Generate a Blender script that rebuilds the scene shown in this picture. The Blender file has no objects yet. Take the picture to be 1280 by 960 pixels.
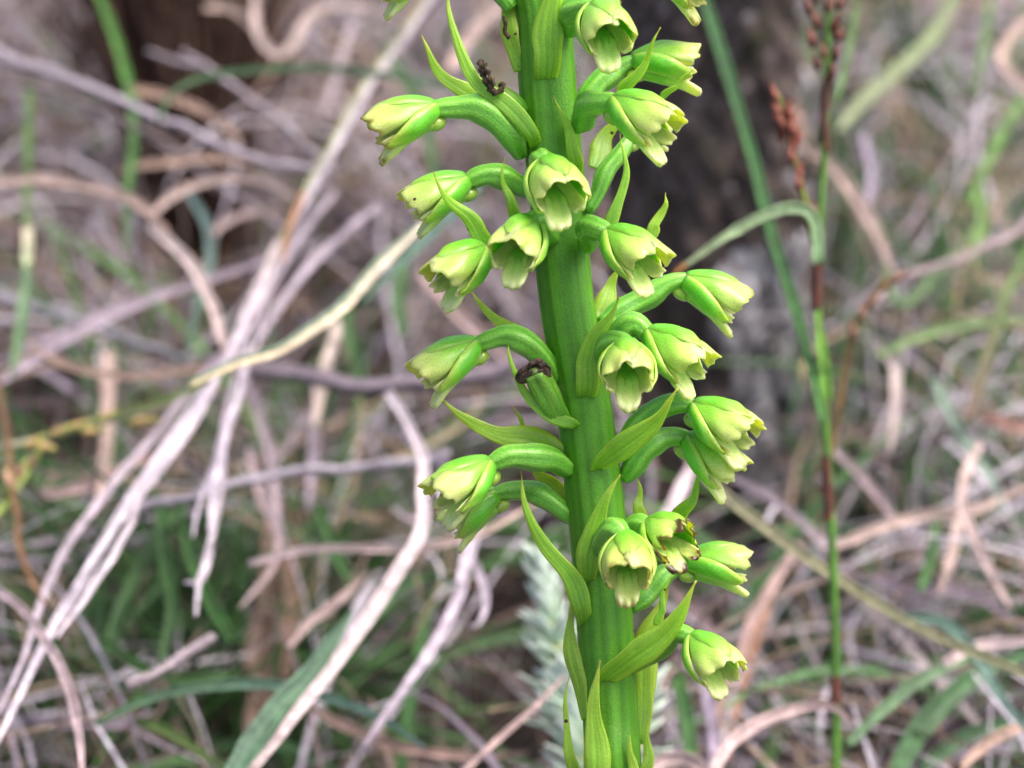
import bpy, math, random
import numpy as np
from mathutils import Vector, Matrix

sc = bpy.context.scene
C = sc.collection
MM = 0.001

# ------------------------------------------------------------------ camera
DIST = 400.0                      # mm, camera to the plane in focus
PITCH = math.radians(30)
HEIGHT = 150.0                    # mm, centre of the frame above the soil
FWD = np.array([0, math.cos(PITCH), -math.sin(PITCH)])
UPC = np.array([0, math.sin(PITCH), math.cos(PITCH)])
RGT = np.array([1.0, 0, 0])
TOW = -FWD
CENTRE = np.array([0, 0, HEIGHT])

cam_d = bpy.data.cameras.new('camera')
cam = bpy.data.objects.new('camera', cam_d)
C.objects.link(cam)
cam_d.sensor_width = 36
cam_d.lens = 36 * DIST / 128.0
cam_d.clip_start = 0.01
cam_d.clip_end = 100
cam_d.dof.use_dof = True
cam_d.dof.focus_distance = (DIST - 6) * MM
cam_d.dof.aperture_fstop = cam_d.lens / 6.2
cam_d.dof.aperture_blades = 0
cp = (CENTRE + TOW * DIST) * MM
cam.matrix_world = Matrix(((RGT[0], UPC[0], TOW[0], cp[0]), (RGT[1], UPC[1], TOW[1], cp[1]),
                           (RGT[2], UPC[2], TOW[2], cp[2]), (0, 0, 0, 1)))
sc.camera = cam

# ------------------------------------------------------------------ light
SUN_EL, SUN_AZ = math.radians(64), math.radians(85)      # azimuth from +y (away from camera) towards +x
world = bpy.data.worlds.new('World'); sc.world = world
world.use_nodes = True
nt = world.node_tree
sky = nt.nodes.new('ShaderNodeTexSky')
sky.sky_type = 'NISHITA'; sky.sun_disc = False
sky.sun_elevation = SUN_EL; sky.sun_rotation = SUN_AZ
sky.air_density = 0.6; sky.dust_density = 6.0; sky.ozone_density = 0.6
bg = nt.nodes['Background']
nt.links.new(sky.outputs[0], bg.inputs[0])
bg.inputs[1].default_value = 0.15
sun_d = bpy.data.lights.new('sun', 'SUN')
sun_d.energy = 1.1; sun_d.angle = math.radians(42); sun_d.color = (1, 0.98, 0.94)
sun = bpy.data.objects.new('sun', sun_d); C.objects.link(sun)
sv = Vector((math.sin(SUN_AZ) * math.cos(SUN_EL), math.cos(SUN_AZ) * math.cos(SUN_EL), math.sin(SUN_EL)))
sun.rotation_euler = sv.to_track_quat('Z', 'Y').to_euler()

sc.view_settings.view_transform = 'Standard'
sc.view_settings.look = 'None'
sc.view_settings.exposure = 0.97
sc.view_settings.gamma = 1
sc.view_settings.use_curve_mapping = False
sc.render.engine = 'CYCLES'
sc.cycles.use_denoising = True
sc.cycles.max_bounces = 8
sc.cycles.transparent_max_bounces = 4
sc.cycles.sample_clamp_indirect = 6

# ------------------------------------------------------------------ helpers
def P(x, y, d=0.0):
    """photograph position (1280x960) and depth in mm behind the focus plane -> place in mm"""
    k = (DIST + d) / DIST
    return CENTRE + RGT * ((x - 640) * 0.1 * k) + UPC * ((480 - y) * 0.1 * k) + FWD * d

def hexc(h):
    h = h.lstrip('#')
    out = []
    for i in (0, 2, 4):
        c = int(h[i:i + 2], 16) / 255
        out.append(c / 12.92 if c <= 0.04045 else ((c + 0.055) / 1.055) ** 2.4)
    return np.array(out)

def unit(v):
    v = np.asarray(v, float)
    return v / max(np.linalg.norm(v), 1e-9)

def spline(pts, n):
    """Catmull-Rom through pts (k x m), n samples evenly spread along the length"""
    p = np.asarray(pts, float)
    if len(p) == 2:
        t = np.linspace(0, 1, n)[:, None]
        return p[0] * (1 - t) + p[1] * t
    q = np.vstack([2 * p[0] - p[1], p, 2 * p[-1] - p[-2]])
    res = []
    for i in range(1, len(q) - 2):
        p0, p1, p2, p3 = q[i - 1], q[i], q[i + 1], q[i + 2]
        t = np.linspace(0, 1, 16, endpoint=False)[:, None]
        res.append(0.5 * (2 * p1 + (p2 - p0) * t + (2 * p0 - 5 * p1 + 4 * p2 - p3) * t ** 2 + (3 * p1 - p0 - 3 * p2 + p3) * t ** 3))
    res.append(q[-2][None])
    c = np.vstack(res)
    L = np.concatenate([[0], np.cumsum(np.linalg.norm(np.diff(c[:, :3], axis=0), axis=1))])
    u = np.linspace(0, L[-1], n)
    return np.stack([np.interp(u, L, c[:, k]) for k in range(c.shape[1])], 1)

def tangents(c):
    t = np.gradient(c, axis=0)
    return t / np.maximum(np.linalg.norm(t, axis=1, keepdims=True), 1e-9)

class MB:
    def __init__(self):
        self.v = []; self.f = []; self.uv = []; self.col = []; self.n = 0
    def add(self, verts, faces, uvs, cols):
        verts = np.asarray(verts); k = len(verts)
        self.v.append(verts)
        self.f.extend([tuple(i + self.n for i in f) for f in faces])
        self.uv.append(np.asarray(uvs, float))
        cols = np.asarray(cols, float)
        if cols.ndim == 1: cols = np.tile(cols, (k, 1))
        self.col.append(cols)
        self.n += k
    def build(self, name, mat, parent=None, origin=None, smooth=True):
        v = np.vstack(self.v)
        o_w = v.mean(0) if origin is None else np.asarray(origin, float)
        me = bpy.data.meshes.new(name)
        me.from_pydata(((v - o_w) * MM).tolist(), [], self.f)
        uv = np.vstack(self.uv); col = np.vstack(self.col)
        lv = np.empty(len(me.loops), dtype=np.int32)
        me.loops.foreach_get('vertex_index', lv)
        ul = me.uv_layers.new(name='UVMap')
        ul.data.foreach_set('uv', uv[lv].ravel().astype(np.float32))
        a = me.color_attributes.new('col', 'FLOAT_COLOR', 'POINT')
        a.data.foreach_set('color', np.hstack([col, np.ones((len(col), 1))]).ravel().astype(np.float32))
        if smooth: me.polygons.foreach_set('use_smooth', [True] * len(me.polygons))
        me.materials.append(mat)
        o = bpy.data.objects.new(name, me)
        C.objects.link(o)
        po = np.array(parent['o_mm']) if parent is not None else np.zeros(3)
        if parent is not None: o.parent = parent
        o.location = (o_w - po) * MM
        o['o_mm'] = [float(x) for x in o_w]
        return o

def tag(o, label=None, cat=None, group=None, kind=None):
    if label: o['label'] = label
    if cat: o['category'] = cat
    if group: o['group'] = group
    if kind: o['kind'] = kind
    return o

def empty(name, loc):
    o = bpy.data.objects.new(name, None)
    o.empty_display_size = 0.01
    o.location = np.asarray(loc) * MM
    o['o_mm'] = [float(x) for x in loc]
    C.objects.link(o)
    return o

def shell(mb, G, th, colf, uvs=None):
    """closed sheet of thickness th around the grid G (nS x nT x 3)"""
    nS, nT = G.shape[:2]
    du = np.gradient(G, axis=0); dv = np.gradient(G, axis=1)
    N = np.cross(du, dv); N /= np.maximum(np.linalg.norm(N, axis=2, keepdims=True), 1e-9)
    if np.isscalar(th): th = np.full((nS, nT), th)
    A = G + N * th[..., None] / 2; B = G - N * th[..., None] / 2
    idx = lambda i, j, s: s * nS * nT + i * nT + j
    F = []
    for i in range(nS - 1):
        for j in range(nT - 1):
            F.append((idx(i, j, 0), idx(i + 1, j, 0), idx(i + 1, j + 1, 0), idx(i, j + 1, 0)))
            F.append((idx(i, j, 1), idx(i, j + 1, 1), idx(i + 1, j + 1, 1), idx(i + 1, j, 1)))
    for i in range(nS - 1):
        F.append((idx(i, 0, 0), idx(i, 0, 1), idx(i + 1, 0, 1), idx(i + 1, 0, 0)))
        j = nT - 1
        F.append((idx(i, j, 0), idx(i + 1, j, 0), idx(i + 1, j, 1), idx(i, j, 1)))
    for j in range(nT - 1):
        F.append((idx(0, j, 0), idx(0, j + 1, 0), idx(0, j + 1, 1), idx(0, j, 1)))
        i = nS - 1
        F.append((idx(i, j, 0), idx(i, j, 1), idx(i, j + 1, 1), idx(i, j + 1, 0)))
    S, T = np.meshgrid(np.linspace(0, 1, nS), np.linspace(0, 1, nT), indexing='ij')
    uv = np.stack([T.ravel(), S.ravel()], 1)
    V = np.vstack([A.reshape(-1, 3), B.reshape(-1, 3)])
    col = colf if not callable(colf) else None
    if col is None:
        c = np.array([[colf(S[i, j], T[i, j] * 2 - 1) for j in range(nT)] for i in range(nS)]).reshape(-1, 3)
        col = np.vstack([c, c])
    mb.add(V, F, np.vstack([uv, uv]), col)

def tube(mb, c, r, colf, sides=12, ridges=0, amp=0.0, twist=0.0, squash=None):
    """closed tube along centreline c with radii r"""
    n = len(c); r = np.broadcast_to(np.asarray(r, float), (n,))
    t = tangents(c)
    ref = np.array([0.0, 0, 1]) if abs(t[0][2]) < 0.9 else np.array([1.0, 0, 0])
    s = unit(np.cross(t[0], ref)); V = []; uv = []; col = []
    for i in range(n):
        s = unit(s - t[i] * np.dot(s, t[i])); b = np.cross(t[i], s)
        for k in range(sides):
            a = 2 * math.pi * k / sides
            rr = r[i] * (1 + (amp(a, i / n) if callable(amp) else amp * math.cos(ridges * a + twist * i / n)))
            V.append(c[i] + s * math.cos(a) * rr + b * math.sin(a) * rr)
            uv.append((k / sides, i / (n - 1)))
            col.append(colf(i / (n - 1), a) if callable(colf) else colf)
    F = []
    for i in range(n - 1):
        for k in range(sides):
            k2 = (k + 1) % sides
            F.append((i * sides + k, i * sides + k2, (i + 1) * sides + k2, (i + 1) * sides + k))
    F.append(tuple(range(sides - 1, -1, -1))); F.append(tuple((n - 1) * sides + k for k in range(sides)))
    mb.add(V, F, uv, col)

def mix(a, b, t):
    t = min(max(t, 0), 1)
    return a * (1 - t) + b * t

def sstep(a, b, x):
    t = min(max((x - a) / (b - a), 0), 1)
    return t * t * (3 - 2 * t)

# ------------------------------------------------------------------ materials
def new_mat(name):
    m = bpy.data.materials.new(name); m.use_nodes = True
    return m, m.node_tree, m.node_tree.nodes['Principled BSDF']

def plant_mat(name, scale=0.001, rough=0.4, sss=0.5, rad=(0.5, 0.9, 0.15), fine=3500, fine_amt=0.25, bump=0.00006, streak=0.0, spots=0.0, streak_n=14, coat=0.0, mid=0.1, streak_l=1.2):
    """living tissue: own colour from the vertices, fine grain, lengthwise veins, sparse brown flecks"""
    m, nt, pb = new_mat(name)
    N = nt.nodes.new; L = nt.links.new
    at = N('ShaderNodeAttribute'); at.attribute_name = 'col'
    geo = N('ShaderNodeNewGeometry')
    nz = N('ShaderNodeTexNoise'); nz.inputs['Scale'].default_value = fine; nz.inputs['Detail'].default_value = 3
    L(geo.outputs['Position'], nz.inputs['Vector'])
    nz2 = N('ShaderNodeTexNoise'); nz2.inputs['Scale'].default_value = 420; nz2.inputs['Detail'].default_value = 3
    L(geo.outputs['Position'], nz2.inputs['Vector'])
    mr = N('ShaderNodeMapRange'); mr.inputs[1].default_value = 0.3; mr.inputs[2].default_value = 0.7
    mr.inputs[3].default_value = 1 - fine_amt; mr.inputs[4].default_value = 1 + fine_amt
    L(nz.outputs[0], mr.inputs[0])
    mr2 = N('ShaderNodeMapRange'); mr2.inputs[1].default_value = 0.3; mr2.inputs[2].default_value = 0.7
    mr2.inputs[3].default_value = 1 - mid; mr2.inputs[4].default_value = 1 + mid
    L(nz2.outputs[0], mr2.inputs[0])
    mul = N('ShaderNodeMath'); mul.operation = 'MULTIPLY'
    L(mr.outputs[0], mul.inputs[0]); L(mr2.outputs[0], mul.inputs[1])
    h = nz.outputs[0]
    val = mul.outputs[0]
    if streak:
        uvn = N('ShaderNodeUVMap')
        mp = N('ShaderNodeMapping'); mp.inputs['Scale'].default_value = (streak_n, streak_l, 1)
        L(uvn.outputs[0], mp.inputs[0])
        sn = N('ShaderNodeTexNoise'); sn.inputs['Scale'].default_value = 1.0; sn.inputs['Detail'].default_value = 3
        L(mp.outputs[0], sn.inputs['Vector'])
        m3 = N('ShaderNodeMapRange'); m3.inputs[1].default_value = 0.3; m3.inputs[2].default_value = 0.7
        m3.inputs[3].default_value = 1 - streak; m3.inputs[4].default_value = 1 + streak
        L(sn.outputs[0], m3.inputs[0])
        mu2 = N('ShaderNodeMath'); mu2.operation = 'MULTIPLY'
        L(val, mu2.inputs[0]); L(m3.outputs[0], mu2.inputs[1]); val = mu2.outputs[0]
        ad = N('ShaderNodeMath'); ad.operation = 'MULTIPLY_ADD'; ad.inputs[1].default_value = 1.6
        L(sn.outputs[0], ad.inputs[0]); L(nz.outputs[0], ad.inputs[2]); h = ad.outputs[0]
    vm = N('ShaderNodeVectorMath'); vm.operation = 'SCALE'
    L(at.outputs['Color'], vm.inputs[0]); L(val, vm.inputs['Scale'])
    out = vm.outputs[0]
    if spots:
        vo = N('ShaderNodeTexVoronoi'); vo.inputs['Scale'].default_value = 330
        L(geo.outputs['Position'], vo.inputs['Vector'])
        lt = N('ShaderNodeMath'); lt.operation = 'LESS_THAN'; lt.inputs[1].default_value = 0.085
        L(vo.outputs['Distance'], lt.inputs[0])
        sp = N('ShaderNodeSeparateColor'); L(vo.outputs['Color'], sp.inputs[0])
        lt2 = N('ShaderNodeMath'); lt2.operation = 'LESS_THAN'; lt2.inputs[1].default_value = spots
        L(sp.outputs[0], lt2.inputs[0])
        an = N('ShaderNodeMath'); an.operation = 'MULTIPLY'; L(lt.outputs[0], an.inputs[0]); L(lt2.outputs[0], an.inputs[1])
        mx = N('ShaderNodeMix'); mx.data_type = 'RGBA'
        L(an.outputs[0], mx.inputs[0]); L(out, mx.inputs[6]); mx.inputs[7].default_value = (0.045, 0.022, 0.012, 1)
        out = mx.outputs[2]
    L(out, pb.inputs['Base Color'])
    pb.inputs['Roughness'].default_value = rough
    if sss:
        pb.inputs['Subsurface Weight'].default_value = sss
        pb.inputs['Subsurface Radius'].default_value = rad
        pb.inputs['Subsurface Scale'].default_value = scale
    pb.inputs['Coat Weight'].default_value = coat
    pb.inputs['Coat Roughness'].default_value = 0.12
    bp = N('ShaderNodeBump'); bp.inputs['Strength'].default_value = 0.6; bp.inputs['Distance'].default_value = bump
    L(h, bp.inputs['Height']); L(bp.outputs[0], pb.inputs['Normal'])
    return m

M = {}
M['stem'] = plant_mat('stem_green', rough=0.5, fine_amt=0.1, sss=0.25, rad=(0.4, 0.8, 0.1), streak=0.14, streak_n=26, spots=0.1, bump=0.00012)
M['bract'] = plant_mat('bract_green', scale=0.001, rough=0.4, sss=0.8, rad=(1.0, 1.0, 0.3), streak=0.22, streak_n=9, spots=0.4, fine_amt=0.1)
M['ovary'] = plant_mat('ovary_green', rough=0.36, sss=0.45, rad=(0.5, 0.9, 0.15), streak=0.1, fine_amt=0.16, bump=0.00014, coat=0.25, streak_n=18)
M['tepal'] = plant_mat('tepal_green', scale=0.001, rough=0.36, sss=1.0, rad=(1.3, 1.2, 0.5), fine=4200, fine_amt=0.12, spots=0.05, bump=0.0001, coat=0.25)
M['lip'] = plant_mat('lip_green', scale=0.001, rough=0.3, sss=1.0, rad=(1.5, 1.4, 0.7), fine=4200, fine_amt=0.08, spots=0.02, coat=0.2)
M['spur'] = plant_mat('spur_green', rough=0.14, sss=0.8, rad=(0.9, 1.0, 0.3), fine_amt=0.06, bump=0.00002, coat=0.6)
M['blade'] = plant_mat('blade', rough=0.55, sss=0.0, fine=1500, fine_amt=0.25, streak=0.38, streak_n=7, streak_l=6, mid=0.3, bump=0.0002)
M['bark'] = plant_mat('bark', rough=0.8, sss=0.0, fine=1800, fine_amt=0.45, streak=0.3, streak_n=9, bump=0.0006)
M['herb'] = plant_mat('silver_leaf', rough=0.7, sss=0.0, fine=2500, fine_amt=0.2)

# ------------------------------------------------------------------ ground
def fnoise(x, y, seed=0):
    r = random.Random(seed); z = 0 * x
    for k in range(7):
        a = r.uniform(0, 6.28); f = 0.012 * 1.7 ** k; ph = r.uniform(0, 6.28)
        z = z + np.sin(f * (x * math.cos(a) + y * math.sin(a)) + ph) / 1.5 ** k
    return z
gx = np.concatenate([-np.geomspace(20000, 420, 14), np.linspace(-400, 400, 90), np.geomspace(420, 20000, 14)])
gy = np.concatenate([-np.geomspace(20000, 420, 14), np.linspace(-400, 900, 120), np.geomspace(930, 20000, 14)])
X, Y = np.meshgrid(gx, gy, indexing='ij')
Z = fnoise(X, Y, 3) * 4 - 4
mb = MB()
nx, ny = X.shape
Fg = [(i * ny + j, (i + 1) * ny + j, (i + 1) * ny + j + 1, i * ny + j + 1) for i in range(nx - 1) for j in range(ny - 1)]
mb.add(np.stack([X.ravel(), Y.ravel(), Z.ravel()], 1), Fg, np.stack([X.ravel(), Y.ravel()], 1) * 0.001, hexc('#4a3a32'))
m, nt, pb = new_mat('soil')
N_ = nt.nodes.new
tc = N_('ShaderNodeNewGeometry'); n1 = N_('ShaderNodeTexNoise'); n1.inputs['Scale'].default_value = 140; n1.inputs['Detail'].default_value = 8
cr = N_('ShaderNodeValToRGB')
cr.color_ramp.elements[0].position = 0.35; cr.color_ramp.elements[0].color = (0.012, 0.009, 0.008, 1)
cr.color_ramp.elements[1].position = 0.7; cr.color_ramp.elements[1].color = (0.06, 0.042, 0.034, 1)
nt.links.new(tc.outputs['Position'], n1.inputs['Vector']); nt.links.new(n1.outputs[0], cr.inputs[0]); nt.links.new(cr.outputs[0], pb.inputs['Base Color'])
pb.inputs['Roughness'].default_value = 0.95
bp = N_('ShaderNodeBump'); bp.inputs['Distance'].default_value = 0.004; nt.links.new(n1.outputs[0], bp.inputs['Height']); nt.links.new(bp.outputs[0], pb.inputs['Normal'])
tag(mb.build('ground', m, origin=(0, 0, 0)), kind='structure')

# ------------------------------------------------------------------ the orchid
stem_px = [(592, -260), (640, -110), (676, 0), (682, 70), (690, 170), (699, 270), (708, 370), (722, 460), (732, 520), (746, 650), (756, 770), (763, 900), (768, 980)]
sp = [P(x, y, 0) for x, y in stem_px]
base = np.array([sp[-1][0] + 4, sp[-1][1] - 14, -3.0])
sp += [sp[-1] + (base - sp[-1]) * 0.35 + np.array([1.5, -4, 0]), sp[-1] + (base - sp[-1]) * 0.7 + np.array([1, -3, 0]), base]
orchid = tag(empty('orchid', base), 'tall green orchid flower spike in sharp focus, hung with small hooded yellow green flowers', 'orchid')
SC = spline(sp, 150)
def stem_r(i, n):
    y = (480 - (SC[i] - CENTRE) @ UPC * 10)
    top = min(max((y + 330) / 330, 0.25), 1)
    return 3.5 * top ** 0.6
rr = [stem_r(i, 150) for i in range(150)]
STEM_C1, STEM_C2 = hexc('#4c9010'), hexc('#63a41e')
mb = MB()
tube(mb, SC, rr, lambda v, a: mix(STEM_C1, STEM_C2, 0.5 + 0.3 * math.cos(5 * a + 2.0 + 6 * v) + 0.2 * math.cos(13 * a + 9 * v)), sides=96,
     amp=lambda a, v: 0.022 * math.cos(5 * a + 2 + 7 * v) + 0.014 * math.cos(9 * a - 5 * v) + 0.008 * math.cos(17 * a + 11 * v) + 0.02 * math.cos(2 * a + 30 * v) + 0.012 * math.cos(a + 70 * v))
mb.build('stem', M['stem'], orchid, origin=base)

OV1, OV2 = hexc('#57a828'), hexc('#94d452')
DS1, DS2 = hexc('#76cf36'), hexc('#b8ee58')
PT1, PT2 = hexc('#8cdb44'), hexc('#d7f67c')
LS1, LS2 = hexc('#70c834'), hexc('#c4f062')
LP0, LP1, LP2 = hexc('#98d850'), hexc('#c8f074'), hexc('#e6faa2')
SL2 = hexc('#ecf68c')
BROWN = hexc('#4a2c1c'); TAN = hexc('#a88a4c')

def loc(q):
    x, y, z = q
    return P(x, y, -z)

VAR = [1.2, 0.07]
def tepal(fl, name, mat, axis, phi, hw, L, R, th, endf, colf, nS=18, nT=13, rng=None, widen=None, side=1, cup=0.0, f0=0.0, curve=None):
    """sheet on the flower's bell: phi(s) centre angle, hw(s) half width in mm, endf(t) end of the margin, R(s) radius"""
    B, Fa, U, Rt, k = axis
    widen, crum = VAR
    G = np.zeros((nS, nT, 3))
    ph0, fr0 = rng.uniform(0, 6.28), rng.uniform(0.9, 1.1)
    for i in range(nS):
        s = i / (nS - 1)
        for j in range(nT):
            t = -1 + 2 * j / (nT - 1)
            r = R(s) + cup * (1 - t * t) * math.sin(math.pi * min(s * 1.05, 1))
            w = hw(s) / max(R(s), 0.8)
            a = phi(s) + t * w
            f = f0 + (L - f0) * s + endf(t * side) * s ** 3
            wob = crum * (0.8 * math.sin(ph0 + fr0 * 7 * s + 3 * t) + 0.5 * math.sin(2 * ph0 + 13 * s - 6 * t))
            r += wob * s
            dr = curve(s, t * side) if curve else 0
            G[i, j] = B + k * (Fa * f + (r + dr) * (math.cos(a) * U + math.sin(a) * Rt * widen) - U * 0.004 * f * f)
    mb = MB()
    S, T = np.meshgrid(np.linspace(0, 1, nS), np.linspace(-1, 1, nT), indexing='ij')
    thg = th * k * (0.35 + 0.65 * np.sqrt(np.maximum(1 - T ** 2, 0))) * (1 - 0.45 * S ** 4)
    shell(mb, G, thg, lambda s, t: colf(s, t * side))
    return mb.build(name, mat, fl)

def ball(mb, c, axes, rad, col, n=10, m=14):
    V = []; uv = []; F = []
    for i in range(n + 1):
        th_ = math.pi * i / n
        for j in range(m):
            a = 2 * math.pi * j / m
            V.append(c + axes[0] * rad[0] * math.sin(th_) * math.cos(a) + axes[1] * rad[1] * math.sin(th_) * math.sin(a) + axes[2] * rad[2] * math.cos(th_))
            uv.append((j / m, i / n))
    for i in range(n):
        for j in range(m):
            j2 = (j + 1) % m
            F.append((i * m + j, (i + 1) * m + j, (i + 1) * m + j2, i * m + j2))
    mb.add(V, F, uv, col)

def flower(seed, pts, fbase, tip, k=1.0, roll=0.0, thick=1.48, damaged=False, label=None):
    rng = random.Random(seed)
    ctr = [loc(q) for q in pts] + [loc(fbase)]
    B = loc(fbase); Tp = loc(tip)
    Fa = unit(Tp - B)
    c = spline(ctr + [B + Fa * 0.6], 22)
    U = unit(UPC * 0.9 + np.array([0, 0, 0.4]) - Fa * np.dot(UPC * 0.9 + np.array([0, 0, 0.4]), Fa))
    Rt = np.cross(Fa, U)
    ca, sa = math.cos(roll), math.sin(roll)
    U, Rt = U * ca + Rt * sa, Rt * ca - U * sa
    axis = (B, Fa, U, Rt, k)
    mb = MB()
    prof = [0.62 + 0.5 * math.sin(math.pi * min(1, (i / 21) * 1.02)) ** 0.8 - 0.08 * (i / 21) for i in range(22)]
    wob = [rng.uniform(0, 6.28) for _ in range(4)]
    c = c + np.array([[0.16 * math.sin(0.45 * q + wob[0]) * min(1, q / 5) * min(1, (21 - q) / 5), 0, 0.16 * math.sin(0.5 * q + wob[1]) * min(1, q / 5) * min(1, (21 - q) / 5)] for q in range(22)])
    prof = [p_ * (1 + 0.06 * math.sin(0.8 * q + wob[2])) for q, p_ in enumerate(prof)]
    tube(mb, c, np.array(prof) * thick * k, lambda v, a: mix(OV1, OV2, 0.35 + 0.4 * v + 0.3 * math.cos(6 * a + 1.5)), sides=30, ridges=6, amp=0.06, twist=2.6)
    fl = mb.build('flower', M['ovary'], orchid, origin=ctr[0])
    if label: fl['label'] = label
    op = rng.uniform(0.88, 1.06); wid = rng.uniform(1.08, 1.26); crum = rng.uniform(0.06, 0.15)
    VAR[:] = [wid, crum]
    R = lambda s: 0.85 + 2.15 * op * (0.5 * s ** 0.65 + 0.5 * (1 - (1 - s) ** 2)) + 0.3 * math.sin(math.pi * s)
    j1, j2 = rng.uniform(-0.3, 0.3), rng.uniform(-0.3, 0.3)
    rag = [rng.uniform(-1, 1) for _ in range(12)]
    def ragged(t, amp=1.0):
        return amp * sum(rag[q] * math.sin((q + 2) * 1.9 * t + rag[(q + 3) % 12] * 6) for q in range(6)) * 0.16
    dm = 1.0 if damaged else 0.0
    age = rng.random()
    sp_ = rng.uniform(0, 6)
    dm = max(dm, 0.0)
    def fade(c0, s, t):
        c1 = mix(c0, hexc('#e6e05e'), 0.4 * max(0, age - 0.45) * sstep(0.3, 1, s))
        c1 = mix(c1, hexc('#7cc444'), 0.5 * max(0, 0.45 - age) * (1 - 0.5 * s))
        if age > 0.7: c1 = mix(c1, hexc('#8a6a34'), 0.75 * sstep(0.93, 1.0, s + 0.05 * math.sin(9 * t + sp_)))
        return c1
    burn0 = lambda c0, s, t: mix(c0, BROWN, dm * sstep(0.84, 0.93, s + 0.10 * math.sin(5 * t + seed) - 0.03))
    burn = lambda c0, s, t: burn0(fade(c0, s, t), s, t)
    # dorsal sepal: inverted boat
    tepal(fl, 'dorsal_sepal', M['tepal'], axis, lambda s: 0.03 * j1, lambda s: 0.45 + 1.35 * math.sin(math.pi * min(1, 0.10 + s * 0.86)) ** 0.75,
          7.8 + j1, lambda s: R(s) + 0.13 - 0.40 * s ** 3, 0.34, lambda t: -1.0 * t * t + ragged(t, 0.3),
          lambda s, t: burn(mix(mix(DS1, DS2, sstep(0.35, 1.0, s) * 0.65), DS2, 0.6 * sstep(0.6, 1, abs(t))), s, t), rng=rng, cup=0.12,
          curve=lambda s, t: -0.30 * t * t * t * t + 0.14 * math.exp(-(t / 0.16) ** 2) * (1 - s))
    for sd in (-1, 1):
        jj = rng.uniform(-0.25, 0.25)
        # petal: broad, blunt, wavy pale margin
        wv = rng.uniform(0, 6)
        cut = dm * (2.2 if sd < 0 else 0.9)
        tepal(fl, 'petal', M['tepal'], axis, lambda s, sd=sd: sd * (0.72 + 0.10 * s), lambda s: 0.75 + 1.75 * sstep(0, 0.8, s),
              8.9 + jj - cut, lambda s: R(s) + 0.02 - 0.45 * s ** 3, 0.32,
              lambda t, wv=wv, jj=jj: (-0.45 * (t + 0.25) - 0.55 * max(0, t) ** 2 - 1.5 * max(0, -t - 0.25) ** 1.5 + (0.22 + 0.35 * dm) * math.sin(9.5 * t + wv) + 0.08 * math.sin(23 * t + 2 * wv) + ragged(t, 0.6 + 1.4 * dm)),
              lambda s, t: burn(mix(PT1, PT2, sstep(0.3, 1.02, s) * 0.92 + 0.08 * abs(t)), s, t), nS=20, nT=17, rng=rng, side=sd,
              curve=lambda s, t, wv=wv: s ** 4 * 0.28 * math.sin(5.5 * t + wv) )
        # lateral sepal: boat running down and forward along the side
        tepal(fl, 'lateral_sepal', M['tepal'], axis, lambda s, sd=sd: sd * (1.62 + 0.62 * s), lambda s: 0.4 + 1.05 * math.sin(math.pi * min(1, 0.14 + 0.74 * s)) ** 0.7,
              7.5 + jj, lambda s: R(s) * 0.97 + 0.17 - 0.1 * s ** 3, 0.42, lambda t: -0.8 * t * t + 0.25 * t,
              lambda s, t: burn(mix(mix(LS1, LS2, sstep(0.5, 1.0, s) * 0.7), LS2, 0.8 * sstep(0.35, 0.95, abs(t))), s, t), rng=rng, side=sd, cup=0.42)
        # side lobe of the lip
        tepal(fl, 'lip_lobe', M['lip'], axis, lambda s, sd=sd: sd * (2.36 - 0.10 * s), lambda s: 0.55 + 0.36 * sstep(0, 0.6, s) - 0.12 * sstep(0.85, 1, s),
              8.0 + jj * 0.8, lambda s: R(s) * 0.84 + 0.12 * s * s, 0.36, lambda t, wv=wv: 0.22 * math.sin(5 * t + wv) - 0.2 * t - 0.35 * t * t,
              lambda s, t: burn(mix(LP1, SL2, sstep(0.4, 1.0, s)), s, t), nS=12, nT=9, rng=rng, side=sd, f0=1.5)
    # lip: thick blunt tongue
    tepal(fl, 'lip', M['lip'], axis, lambda s: math.pi + 0.05 * j2, lambda s: 1.1 + 0.4 * sstep(0.1, 0.7, s) - 0.22 * sstep(0.88, 1, s), 8.9 + j2 - 1.2 * dm,
          lambda s: 1.6 + 1.1 * s + 1.05 * s * s, 1.15, lambda t: -0.5 * t * t + 0.14 * math.cos(9 * t),
          lambda s, t: burn(mix(mix(LP0, LP1, sstep(0.3, 0.6, s)), LP2, sstep(0.45, 1, s)), s, t), nS=16, nT=13, rng=rng, f0=1.2, curve=lambda s, t: 0.3 * (1 - t * t) - 0.15 - 0.3 * math.exp(-((s - 0.55) / 0.08) ** 2) * (0.6 + 0.4 * math.cos(9 * t)))
    # column inside the hood
    mb = MB()
    ball(mb, B + k * (Fa * 2.6 + U * 0.7), (Rt, U, Fa), (1.15 * k, 0.95 * k, 2.0 * k), hexc('#a0cc50'))
    mb.build('column', M['tepal'], fl)
    # spur: short round sac under the base
    mb = MB()
    ball(mb, B + k * (Fa * 0.55 - U * 1.75), (Rt, U, Fa), (1.05 * k, 0.95 * k, 1.35 * k), hexc('#a9c954'))
    mb.build('spur', M['spur'], fl)
    return fl

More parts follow.
